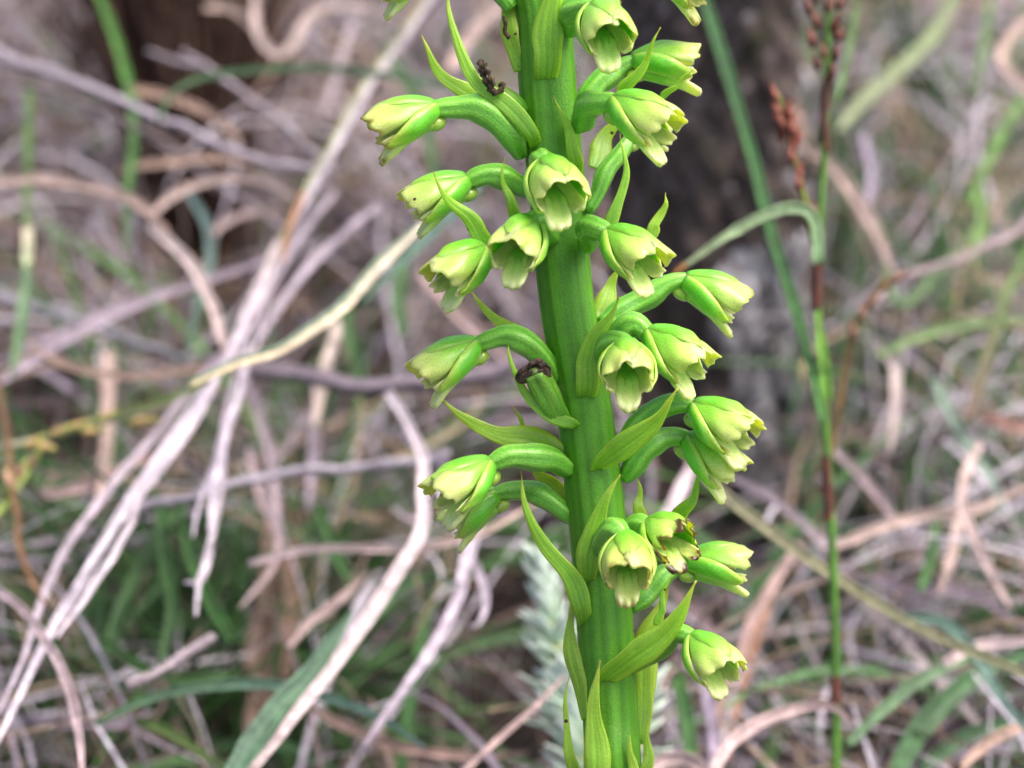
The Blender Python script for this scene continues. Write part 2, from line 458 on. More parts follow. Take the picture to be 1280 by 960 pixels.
FL = [
 dict(pts=[(652, 195, 1), (632, 160, 3), (592, 134, 3.5)], fbase=(545, 136, 3.5), tip=(455, 167, 5), thick=1.6),
 dict(pts=[(662, 240, 1), (635, 224, 2.5), (608, 220, 3)], fbase=(584, 226, 3), tip=(510, 260, 4.5), k=0.95, thick=1.45),
 dict(pts=[(690, 222, 3), (676, 200, 7)], fbase=(682, 206, 9), tip=(704, 244, 16), k=1.05),
 dict(pts=[(690, 300, 3), (672, 276, 7)], fbase=(662, 280, 9), tip=(641, 312, 15), k=1.03),
 dict(pts=[(688, 318, 1), (650, 304, 4)], fbase=(608, 310, 5.5), tip=(542, 354, 10)),
 dict(pts=[(694, 478, 1), (668, 438, 3), (632, 420, 3.5)], fbase=(596, 430, 3.5), tip=(520, 475, 5), k=0.98, thick=1.45),
 dict(pts=[(712, 588, 1.5), (682, 573, 4.5), (645, 570, 6)], fbase=(612, 580, 6.5), tip=(545, 625, 10), thick=1.5),
 dict(pts=[(718, 650, 0), (690, 628, 0.5), (655, 612, 0)], fbase=(622, 617, 0), tip=(560, 655, -1), k=0.9, thick=1.45),
 dict(pts=[(712, 40, 3), (720, 12, 7)], fbase=(746, 10, 9), tip=(765, 45, 16), k=1.05),
 dict(pts=[(722, 150, 0), (745, 110, -1), (768, 88, -2)], fbase=(790, 78, -2), tip=(866, 78, -3), roll=-0.25, k=0.95),
 dict(pts=[(722, 160, 3), (738, 132, 7)], fbase=(768, 127, 9), tip=(842, 165, 14), k=1.05),
 dict(pts=[(735, 310, 3), (738, 286, 7)], fbase=(762, 292, 9), tip=(824, 336, 15)),
 dict(pts=[(750, 405, -1), (790, 382, -3), (828, 358, -3)], fbase=(855, 350, -3), tip=(928, 384, -3), k=0.95),
 dict(pts=[(752, 455, 3.5), (766, 428, 7.5)], fbase=(783, 432, 9), tip=(786, 472, 16)),
 dict(pts=[(755, 450, 0), (785, 408, 2)], fbase=(812, 417, 3), tip=(878, 462, 8), k=1.03),
 dict(pts=[(756, 582, 1), (802, 530, 1.5), (840, 505, 2.5)], fbase=(868, 508, 3), tip=(935, 547, 7), thick=1.4),
 dict(pts=[(780, 600, 0), (803, 567, 1), (832, 546, 1)], fbase=(858, 548, 1), tip=(917, 592, 3), k=0.95),
 dict(pts=[(752, 695, 3.5), (764, 664, 8)], fbase=(783, 672, 10), tip=(785, 716, 16.5)),
 dict(pts=[(772, 690, 1), (793, 660, 3)], fbase=(812, 656, 5), tip=(862, 684, 12), k=0.95, damaged=True, label='flower with its petal edges eaten away and browned'),
 dict(pts=[(788, 762, 0), (812, 738, -1), (838, 714, -2)], fbase=(856, 704, -2), tip=(932, 706, -3), roll=-0.2, k=0.92, thick=1.4),
 dict(pts=[(785, 835, 1), (825, 808, 3), (848, 792, 4.5)], fbase=(867, 797, 5.5), tip=(910, 842, 11), k=0.9),
 dict(pts=[(640, 10, 1), (600, -40, 2), (570, -55, 3)], fbase=(542, -50, 3), tip=(478, -18, 5), k=0.95),
 dict(pts=[(718, -10, 0), (760, -50, 0), (790, -55, 0)], fbase=(816, -45, 0), tip=(884, -8, 2), k=0.95),
 dict(pts=[(708, -40, -1), (700, -30, -2)], fbase=(722, -22, -5), tip=(760, 20, -12), k=0.9),
 dict(pts=[(735, 265, 2), (752, 228, 1), (774, 192, 0)], fbase=(788, 172, -1), tip=(832, 158, -6), k=0.7, thick=1.5),
]
for i, a in enumerate(FL):
    flower(100 + i, **a)

# bracts: (centre line px, z toward the viewer, widest px, roll, fold)
BR1, BR2, BTIP = hexc('#68ad28'), hexc('#9bcd40'), hexc('#bdb045')
BTIPB = hexc('#7a5a2c')
def bract(pts, w, roll=0.0, fold=0.05, wmax=0.28, yellow=0.0, tipb=0.5, seed=0, th=0.24, label=None):
    rng = random.Random(seed)
    (x0, y0, z0), (x1, y1, z1) = pts[0], pts[1]
    if z0 > 3:      # grows out of the stem's face: root it inside
        pts = [(x0 + (x0 - x1) * 0.12, y0 + abs(y1 - y0) * 0.45, z0 - 1.9)] + list(pts)
        wmax = wmax * 0.85 + 0.12
    c = spline([loc(q) for q in pts], 34)
    wv = rng.uniform(0, 6), rng.uniform(0, 6)
    c = c + np.array([[0.22 * math.sin(0.28 * q + wv[0]), 0.1 * math.sin(0.4 * q), 0.12 * math.sin(0.35 * q + wv[1])] for q in range(34)]) * np.minimum(1, np.arange(34) / 10)[:, None]
    t = tangents(c)
    nS, nT = 34, 9
    G = np.zeros((nS, nT, 3))
    for i in range(nS):
        s = i / (nS - 1)
        if s < wmax: ww = 0.45 + 0.55 * math.sin(math.pi / 2 * s / wmax)
        else: ww = max(0.07, (1 - ((s - wmax) / (1 - wmax)) ** 1.15) ** 1.05)
        ww *= 1 + 0.06 * math.sin(9 * s + seed) + 0.04 * math.sin(21 * s + 2 * seed)
        n0 = unit(TOW - t[i] * np.dot(TOW, t[i]))
        sd = np.cross(t[i], n0)
        ca, sa = math.cos(roll), math.sin(roll)
        sd, n0 = sd * ca + n0 * sa, n0 * ca - sd * sa
        h = w * 0.044 * ww
        for j in range(nT):
            u = -1 + 2 * j / (nT - 1)
            G[i, j] = c[i] + sd * h * u + n0 * (h * fold * (1 - u * u) + h * 0.10 * math.exp(-(u / .2) ** 2)) + n0 * 0.13 * h * math.sin(9 * s + seed + 2.5 * u) * abs(u) - n0 * h * 0.2 * math.exp(-(u / .16) ** 2)
    S, T = np.meshgrid(np.linspace(0, 1, nS), np.linspace(-1, 1, nT), indexing='ij')
    mb = MB()
    k1 = mix(BR1, hexc('#86ac32'), yellow); k2 = mix(BR2, hexc('#a9c246'), yellow)
    shell(mb, G, th * (0.4 + 0.6 * (1 - T ** 2)), lambda s, u: mix(mix(mix(mix(STEM_C2, k1, sstep(0.0, 0.3, s)), k2, 0.15 + 0.6 * s + 0.25 * abs(u)), BTIP, 0.5 * sstep(0.75, 1, s)), BTIPB, tipb * sstep(0.93, 1, s)))
    o = mb.build('bract', M['bract'], orchid)
    if label: o['label'] = label
    return o

BR = [
 dict(pts=[(612, 150, 1), (590, 122, 1), (552, 92, 1.5), (524, 44, 2)], w=26, wmax=0.3, yellow=0.4),
 dict(pts=[(664, 168, 4.2), (630, 128, 4.5), (596, 100, 4), (571, 55, 3), (559, 10, 2), (566, -25, 1)], w=27, wmax=0.15, yellow=0.1),
 dict(pts=[(682, 92, 3.8), (684, 55, 4.8), (690, 15, 5.5), (700, -50, 6)], w=46, wmax=0.35, yellow=0.15),
 dict(pts=[(648, 90, 1), (640, 45, 1), (632, 5, 0), (628, -35, -1)], w=28, wmax=0.4, yellow=0.5, roll=0.4),
 dict(pts=[(722, 205, 4.8), (716, 178, 5.4), (704, 150, 6), (694, 119, 6.5)], w=20, wmax=0.2, yellow=0.4, tipb=0.9),
 dict(pts=[(780, 112, 5), (796, 92, 6), (812, 68, 7), (825, 34, 8)], w=18, wmax=0.1, yellow=0.3),
 dict(pts=[(826, 122, 0), (848, 104, 1), (866, 86, 2)], w=10, wmax=0.1, yellow=0.3, tipb=0.2),
 dict(pts=[(760, 290, 4), (771, 262, 4), (780, 225, 3), (781, 195, 2.5), (777, 167, 2)], w=20, wmax=0.12, yellow=0.1, tipb=0.9),
 dict(pts=[(812, 300, 0), (820, 280, 0), (829, 260, 0), (834, 240, 0)], w=19, wmax=0.2, yellow=0.5, tipb=0.7),
 dict(pts=[(610, 308, 7), (592, 280, 7.5), (564, 254, 8.5), (543, 216, 9.5)], w=28, wmax=0.15, yellow=0.1),
 dict(pts=[(646, 275, 4), (636, 250, 5), (630, 226, 5), (631, 198, 5)], w=16, wmax=0.2, yellow=0.1),
 dict(pts=[(696, 462, 1), (662, 430, 1), (620, 400, 0), (588, 362, -1)], w=32, wmax=0.25, yellow=0.45),
 dict(pts=[(712, 575, 1), (672, 552, 2), (620, 543, 2.5), (578, 520, 3), (551, 497, 3.5)], w=38, wmax=0.3, yellow=0.5),
 dict(pts=[(664, 552, -3), (656, 535, -3), (648, 522, -3), (643, 508, -3)], w=14, wmax=0.1, yellow=0.6),
 dict(pts=[(716, 530, 4.2), (688, 521, 5), (662, 496, 5), (642, 466, 5), (634, 440, 4.5), (639, 418, 4)], w=18, wmax=0.15, yellow=0.0, tipb=0.9),
 dict(pts=[(733, 488, 4.2), (735, 455, 5.0), (748, 420, 6), (762, 394, 6.5), (772, 370, 7)], w=38, wmax=0.22, yellow=0.25, tipb=0.8),
 dict(pts=[(750, 580, 4.5), (784, 556, 6.5), (820, 524, 8), (850, 486, 9.5)], w=36, wmax=0.38, yellow=0.2, roll=-0.3, tipb=0.2),
 dict(pts=[(736, 715, 4.2), (738, 680, 5.0), (748, 645, 6), (776, 593, 7)], w=35, wmax=0.3, yellow=0.15, tipb=0.8),
 dict(pts=[(800, 656, 0), (800, 634, 0), (797, 596, 0)], w=18, wmax=0.2, yellow=0.7, tipb=0.7),
 dict(pts=[(845, 650, -1), (860, 630, 0), (872, 608, 0), (876, 583, 0)], w=22, wmax=0.1, yellow=0.0, tipb=0.9),
 dict(pts=[(728, 764, 3.5), (712, 722, 4), (682, 680, 4.5), (655, 630, 5), (649, 588, 5)], w=30, wmax=0.15, yellow=0.0, tipb=0.9),
 dict(pts=[(757, 846, 4.2), (794, 822, 6), (832, 790, 7.5), (872, 726, 9)], w=42, wmax=0.38, yellow=0.15, roll=-0.25),
 dict(pts=[(820, 782, 1), (828, 755, 1), (836, 715, 1)], w=12, wmax=0.1, yellow=0.0, tipb=0.6),
 dict(pts=[(732, 900, 2), (722, 850, 1.5), (714, 795, 1), (711, 744, 0.5)], w=26, wmax=0.5, yellow=0.45, roll=0.5),
 dict(pts=[(746, 985, 4.2), (744, 930, 5), (744, 885, 5.5), (748, 825, 6)], w=38, wmax=0.3, yellow=0.3, tipb=0.7),
 dict(pts=[(724, 985, 2), (713, 940, 2.5), (705, 890, 2.5), (714, 844, 2.5)], w=16, wmax=0.2, yellow=0.5),
 dict(pts=[(793, 985, 4), (791, 950, 4.5), (785, 915, 5)], w=18, wmax=0.3, yellow=0.6, tipb=1.0),
 dict(pts=[(806, 985, 2), (809, 945, 2), (811, 898, 2)], w=19, wmax=0.3, yellow=0.5, tipb=0.5),
 dict(pts=[(800, 930, -1), (806, 860, -2), (812, 790, -2.5), (838, 728, -3)], w=38, wmax=0.6, yellow=0.6, tipb=0.2, label='pale translucent bract behind the stem'),
 dict(pts=[(712, 650, -1.5), (700, 625, -2.5), (680, 600, -3), (662, 572, -3.5)], w=38, wmax=0.3, yellow=0.5),
 dict(pts=[(748, 410, -1.5), (752, 388, -3), (762, 360, -4), (778, 330, -4)], w=30, wmax=0.4, yellow=0.6),
 dict(pts=[(742, 210, -1.5), (750, 190, -3), (762, 165, -4), (778, 140, -4)], w=32, wmax=0.4, yellow=0.5),
]
for i, a in enumerate(BR):
    bract(seed=i, **a)

# withered flowers
def withered(pts, r, mouth, mr, seed, label):
    rng = random.Random(seed)
    mb = MB()
    c = spline([loc(q) for q in pts], 20)
    tube(mb, c, np.array([0.6 + 0.45 * math.sin(math.pi * i / 19 * 0.82) ** 0.8 for i in range(20)]) * r, lambda v, a: mix(mix(OV1, OV2, 0.3 + 0.3 * math.cos(6 * a)), hexc('#6b7a2c'), 0.5 * v), sides=24, ridges=5, amp=0.12, twist=3)
    fl = mb.build('flower', M['ovary'], orchid, origin=loc(pts[0])); fl['label'] = label
    mb = MB()
    m0 = loc(mouth)
    nS, nT = 44, 7
    G = np.zeros((nS, nT, 3))
    pa = [rng.uniform(0, 6.28) for _ in range(6)]
    for i in range(nS):
        a = 2 * math.pi * i / (nS - 1)
        for j in range(nT):
            u = j / (nT - 1)
            r_ = mr * (0.45 + 0.8 * u) * (1 + 0.14 * math.sin(3 * a + pa[0]) + 0.07 * math.sin(7 * a + pa[1] + 2 * u))
            hgt = 0.5 * math.sin(math.pi * u) + 0.22 * math.sin(5 * a + pa[2] + 3 * u) + 0.12 * math.sin(11 * a + pa[3]) - 0.9 * u * u
            G[i, j] = m0 + RGT * (math.cos(a) * r_ * 1.15) + UPC * (math.sin(a) * r_ * 0.66 + math.cos(a) * r_ * 0.22) + (TOW * 0.8 + UPC * 0.6) * hgt
    shell(mb, G, 0.3, lambda s_, u: mix(hexc('#6b5248'), hexc('#2d1d18'), 0.5 + 0.5 * math.sin(23 * s_ + 4 * u)))
    mb.build('withered_rim', M['bark'], fl)
    mb = MB()
    ball(mb, m0 + TOW * -0.8 + UPC * -0.4, (RGT, UPC, TOW), (mr * 0.85, mr * 0.62, 1.2), hexc('#56702a'))
    mb.build('withered_cup', M['ovary'], fl)
    return fl
withered([(708, 528, 2), (692, 512, 4), (680, 488, 5), (668, 465, 6)], 1.6, (668, 462, 6.5), 1.45, 5, 'withered flower with a shrivelled brown mouth')
mb = MB()
rng = random.Random(8)
fl = None
c = spline([loc(q) for q in [(650, 140, 1), (640, 128, 2), (628, 118, 2.5), (618, 108, 3)]], 12)
tube(mb, c, [1.5 - 0.05 * i for i in range(12)], lambda v, a: mix(OV1, hexc('#6b7a2c'), v), sides=16, ridges=5, amp=0.06)
fl = mb.build('flower', M['ovary'], orchid, origin=loc((650, 140, 1))); fl['label'] = 'withered flower shrunk to a dark brown crumb'
for q in ([(600, 76, 4.5), (604, 90, 5.4), (608, 104, 5.2), (618, 114, 5.0)], [(604, 80, 5.6), (613, 96, 6), (614, 110, 5.4)], [(611, 110, 5), (620, 116, 5.4), (628, 110, 5.4), (627, 104, 5)], [(600, 84, 4.8), (607, 98, 5), (616, 108, 5.2)]):
    mb = MB()
    c = spline([loc(z) for z in q], 18)
    tube(mb, c, [0.36 * (1 + 0.3 * math.sin(1.3 * q_) + 0.25 * rng.uniform(-1, 1)) for q_ in range(18)], lambda v, a: mix(hexc('#2d1d18'), hexc('#6b5a40'), 0.5 + 0.5 * math.sin(15 * v + a)), sides=8)
    mb.build('withered_petal', M['bark'], fl)
mb = MB()
c = spline([loc(z) for z in [(637, 48, 2), (631, 40, 2), (632, 30, 2), (629, 20, 2)]], 12)
tube(mb, c, [0.28, .3, .22, .3, .26, .3, .22, .26, .3, .24, .2, .1], hexc('#4a3028'), sides=8)
mb.build('withered_thread', M['bark'], orchid)

# ------------------------------------------------------------------ tangle behind: traced blades and twigs
def dz(y):
    return 70 + (960 - y) / 960 * 130

ONE = np.ones(3)
TONE = {'dead_grass_blade': np.array([0.97, 0.94, 1.02]), 'strand': np.array([0.98, 0.96, 1.0]), 'grass_blade': np.array([0.70, 0.62, 0.74])}
def blade(name, label, cat, pts, w, c1, c2=None, off=0.0, roll=0.0, twist=0.0, fold=0.5, edge=None, taper=(0.7, 0.35), group=None, n=40, parent=None, origin=None, th=0.22, mat='blade'):
    """long narrow leaf through (x, y[, depth offset]) of the photograph"""
    w = w * 0.78
    q = np.array([P(p[0], p[1], dz(p[1]) + off + (p[2] if len(p) > 2 else 0)) for p in pts])
    c = spline(q, n)
    kr = random.Random(sum(map(ord, label or name)) + len(pts) * 7 + int(pts[0][0]))
    kp = np.cumsum([kr.uniform(2.5, 9) for _ in range(20)]); kv = np.array([[kr.gauss(0, 0.5) for _ in range(3)] for _ in range(20)])
    ix = np.arange(n)
    c = c + np.stack([np.interp(ix, np.concatenate([[0], kp]), np.concatenate([[0], kv[:, a]])) for a in range(3)], 1) * min(1.0, w / 12) * min(1.0, np.linalg.norm(np.diff(c, axis=0), axis=1).sum() / 75) ** 1.5 * (0.85 if name in ('dead_grass_blade', 'strand') else 0.22)
    t = tangents(c)
    nT = 7
    G = np.zeros((n, nT, 3))
    seed = (hash(label or name) & 1023) * 0.1 if False else sum(map(ord, (label or name))) * 0.37
    for i in range(n):
        s = i / (n - 1)
        d = (c[i] - CENTRE) @ FWD
        ww = min(1, taper[0] + (1 - taper[0]) * s / 0.25, taper[1] + (1 - taper[1]) * (1 - s) / 0.35)
        h = w * 0.05 * (DIST + d) / DIST * ww * (1 + 0.08 * math.sin(7 * s + seed) + 0.05 * math.sin(23 * s + 2 * seed) + 0.04 * math.sin(61 * s + seed))
        n0 = unit(TOW - t[i] * np.dot(TOW, t[i])); sd = np.cross(t[i], n0)
        a = roll + twist * (s - 0.5) + 0.12 * math.sin(5 * s + seed)
        sd, n0 = sd * math.cos(a) + n0 * math.sin(a), n0 * math.cos(a) - sd * math.sin(a)
        for j in range(nT):
            u = -1 + 2 * j / (nT - 1)
            G[i, j] = c[i] + sd * h * u + n0 * h * fold * (abs(u) - 0.5)
    k1 = hexc(c1); k2 = hexc(c2 or c1); ke = hexc(edge) if edge else None
    def colf(s, u):
        k = mix(k1, k2, s)
        if ke is not None: k = mix(k, ke, sstep(0.1, 0.3, u))
        return k * TONE.get(name, ONE) * (1 + 0.10 * math.sin(13 * s + seed) + 0.06 * math.sin(31 * s + 2 * seed))
    mb = MB(); shell(mb, G, th, colf)
    o = mb.build(name, M[mat], parent, origin=origin)
    if parent is None: tag(o, label, cat, group)
    return o

def twig(name, label, cat, pts, w, c1, c2, off=0.0, taper=0.5, parent=None, group=None, n=60, knots=0.12, mat='bark', origin=None):
    q = np.array([P(p[0], p[1], dz(p[1]) + off + (p[2] if len(p) > 2 else 0)) for p in pts])
    c = spline(q, n)
    rng = random.Random(sum(map(ord, label or name)))
    if mat == 'bark':
        kp = np.cumsum([rng.uniform(3, 8) for _ in range(24)]); kv = np.array([[rng.gauss(0, 0.55) for _ in range(3)] for _ in range(24)])
        c = c + np.stack([np.interp(np.arange(n), np.concatenate([[0], kp]), np.concatenate([[0], kv[:, a]])) for a in range(3)], 1) * min(1.0, np.linalg.norm(np.diff(c, axis=0), axis=1).sum() / 75) ** 1.5
    r = []
    for i in range(n):
        d = (c[i] - CENTRE) @ FWD
        r.append(w * 0.05 * (DIST + d) / DIST * (1 - (1 - taper) * i / n) * (1 + knots * rng.uniform(-1, 1)))
    k1, k2 = hexc(c1), hexc(c2)
    mb = MB(); tube(mb, c, r, lambda v, a: mix(k1, k2, 0.5 + 0.5 * math.sin(3 * a + 9 * v)), sides=12, ridges=4, amp=0.08, twist=3)
    o = mb.build(name, M[mat], parent, origin=origin)
    if parent is None: tag(o, label, cat, group)
    return o

DEAD = 'dead grass blades lying in the tangle behind the orchid'
GREEN = 'green grass blades among the dead ones'
TW = 'weathered twigs lying in the dead grass'
db, gb = 'dead_grass_blade', 'grass_blade'
dc, gc = 'dead grass', 'grass blade'

# --- twigs
twig('twig', 'thick grey weathered twig slanting across the upper left corner', 'twig', [(-30, 50), (60, 90), (130, 118), (200, 150), (260, 178), (330, 200), (400, 214)], 15, '#8f8590', '#b7adb6', -20, 0.6, group=TW)
twig('twig', 'thin dark twig running just under the thick grey weathered twig', 'twig', [(-30, 105), (50, 108), (110, 130), (170, 160), (240, 190)], 10, '#5f5556', '#85797c', -5, 0.5, group=TW)
t_ = twig('twig', 'straight grey twig with a short forked end beside the dark brown tussock', 'twig', [(420, 220), (390, 190), (330, 135), (255, 82), (228, 62)], 9, '#8b8089', '#b3a8ae', 5, 0.8, group=TW)
twig('side_twig', None, None, [(250, 84), (218, 76), (184, 64)], 8, '#8b8089', '#b3a8ae', 5, 0.7, parent=t_)
twig('twig', 'bowed purplish grey twig passing behind the stem at mid height', 'twig', [(255, 452), (300, 462), (380, 466), (470, 478), (560, 474), (640, 458), (720, 425)], 22, '#655a63', '#8d818b', -8, 0.8, group=TW)
twig('twig', 'pale grey twig lying level below the bowed purplish twig', 'twig', [(150, 640), (220, 622), (300, 605), (400, 588), (480, 580), (560, 570)], 14, '#8d8590', '#b5adb8', -5, 0.7, group=TW)
twig('twig', 'thin grey twig beneath the level pale grey twig', 'twig', [(-20, 690), (60, 676), (140, 656), (220, 645), (300, 628)], 11, '#7f7780', '#aaa2ab', 25, 0.6, group=TW)
twig('twig', 'lower slate grey twig at the left edge under the splayed dead stalk', 'twig', [(-20, 712), (50, 700), (130, 690), (210, 660)], 12, '#77707c', '#a199a5', 40, 0.6, group=TW)
twig('twig', 'short pinkish grey stick pointing up right below the frayed stalk tip', 'twig', [(158, 858), (200, 838), (235, 816), (266, 796)], 13, '#8d7f86', '#b7a8ae', -10, 0.9, group=TW)
twig('twig', 'grey twig running from the left edge into the crossing dead stalks', 'twig', [(-20, 372), (60, 388), (130, 415), (200, 440), (270, 462)], 12, '#84828c', '#a8a4ae', 30, 0.7, group=TW)

# --- the long splayed dead stalk
st = tag(empty('dead_stalk', P(60, 790, dz(790) - 20)), 'long silvery dead stalk splitting into frayed strands across the left half', 'dead grass')
so = np.array(st['o_mm'])
def strand(pts, w, c1, c2, off=-20, **k):
    o = blade('strand', None, None, pts, w, c1, c2, off, parent=st, **k)
    return o
strand([(548, -20), (505, 40), (460, 110), (410, 195), (375, 260), (350, 310), (325, 380)], 17, '#b9aeb8', '#cfc5cc', fold=0.6, edge='#8d9468')
strand([(352, 300), (330, 350), (310, 395), (285, 440)], 22, '#bcaea8', '#d3c8cc')
strand([(380, 240), (362, 285), (352, 330)], 10, '#a5734a', '#8d6a48', off=-24)
strand([(330, 350), (300, 425), (255, 490), (205, 560), (150, 640), (105, 720), (60, 790), (20, 870), (-20, 950)], 17, '#c6bbc4', '#cdc3ca', roll=0.3)
strand([(322, 380), (285, 450), (240, 530), (185, 605), (140, 665), (90, 735)], 12, '#b7aab2', '#d8ced5', off=-26)
strand([(300, 420), (245, 480), (190, 550), (130, 620), (85, 680), (50, 760), (28, 830), (-10, 900)], 13, '#a99ca4', '#bcb0b7', off=-14)
strand([(180, 600), (160, 660), (120, 730), (70, 800)], 11, '#c2b4b8', '#d6cbd0', off=-28)
strand([(312, 430), (300, 490), (280, 550), (268, 610), (262, 665)], 12, '#c3b8c2', '#d4cad2', off=-22)
strand([(300, 440), (285, 510), (270, 570), (246, 640), (240, 672)], 9, '#b5a8b1', '#cfc4cc', off=-18)
strand([(280, 560), (275, 620), (262, 680), (248, 735), (246, 770)], 10, '#bfb2ba', '#d7cdd4', off=-16)
strand([(265, 690), (252, 725), (230, 728)], 7, '#c6bac2', '#d7cdd4', off=-16)
strand([(420, 240), (380, 290), (345, 350), (320, 420)], 9, '#a296a0', '#b9acb5', off=-10)
strand([(475, 255), (420, 300), (380, 340), (345, 390), (310, 450)], 13, '#a79ba6', '#b7abb4', off=-4)

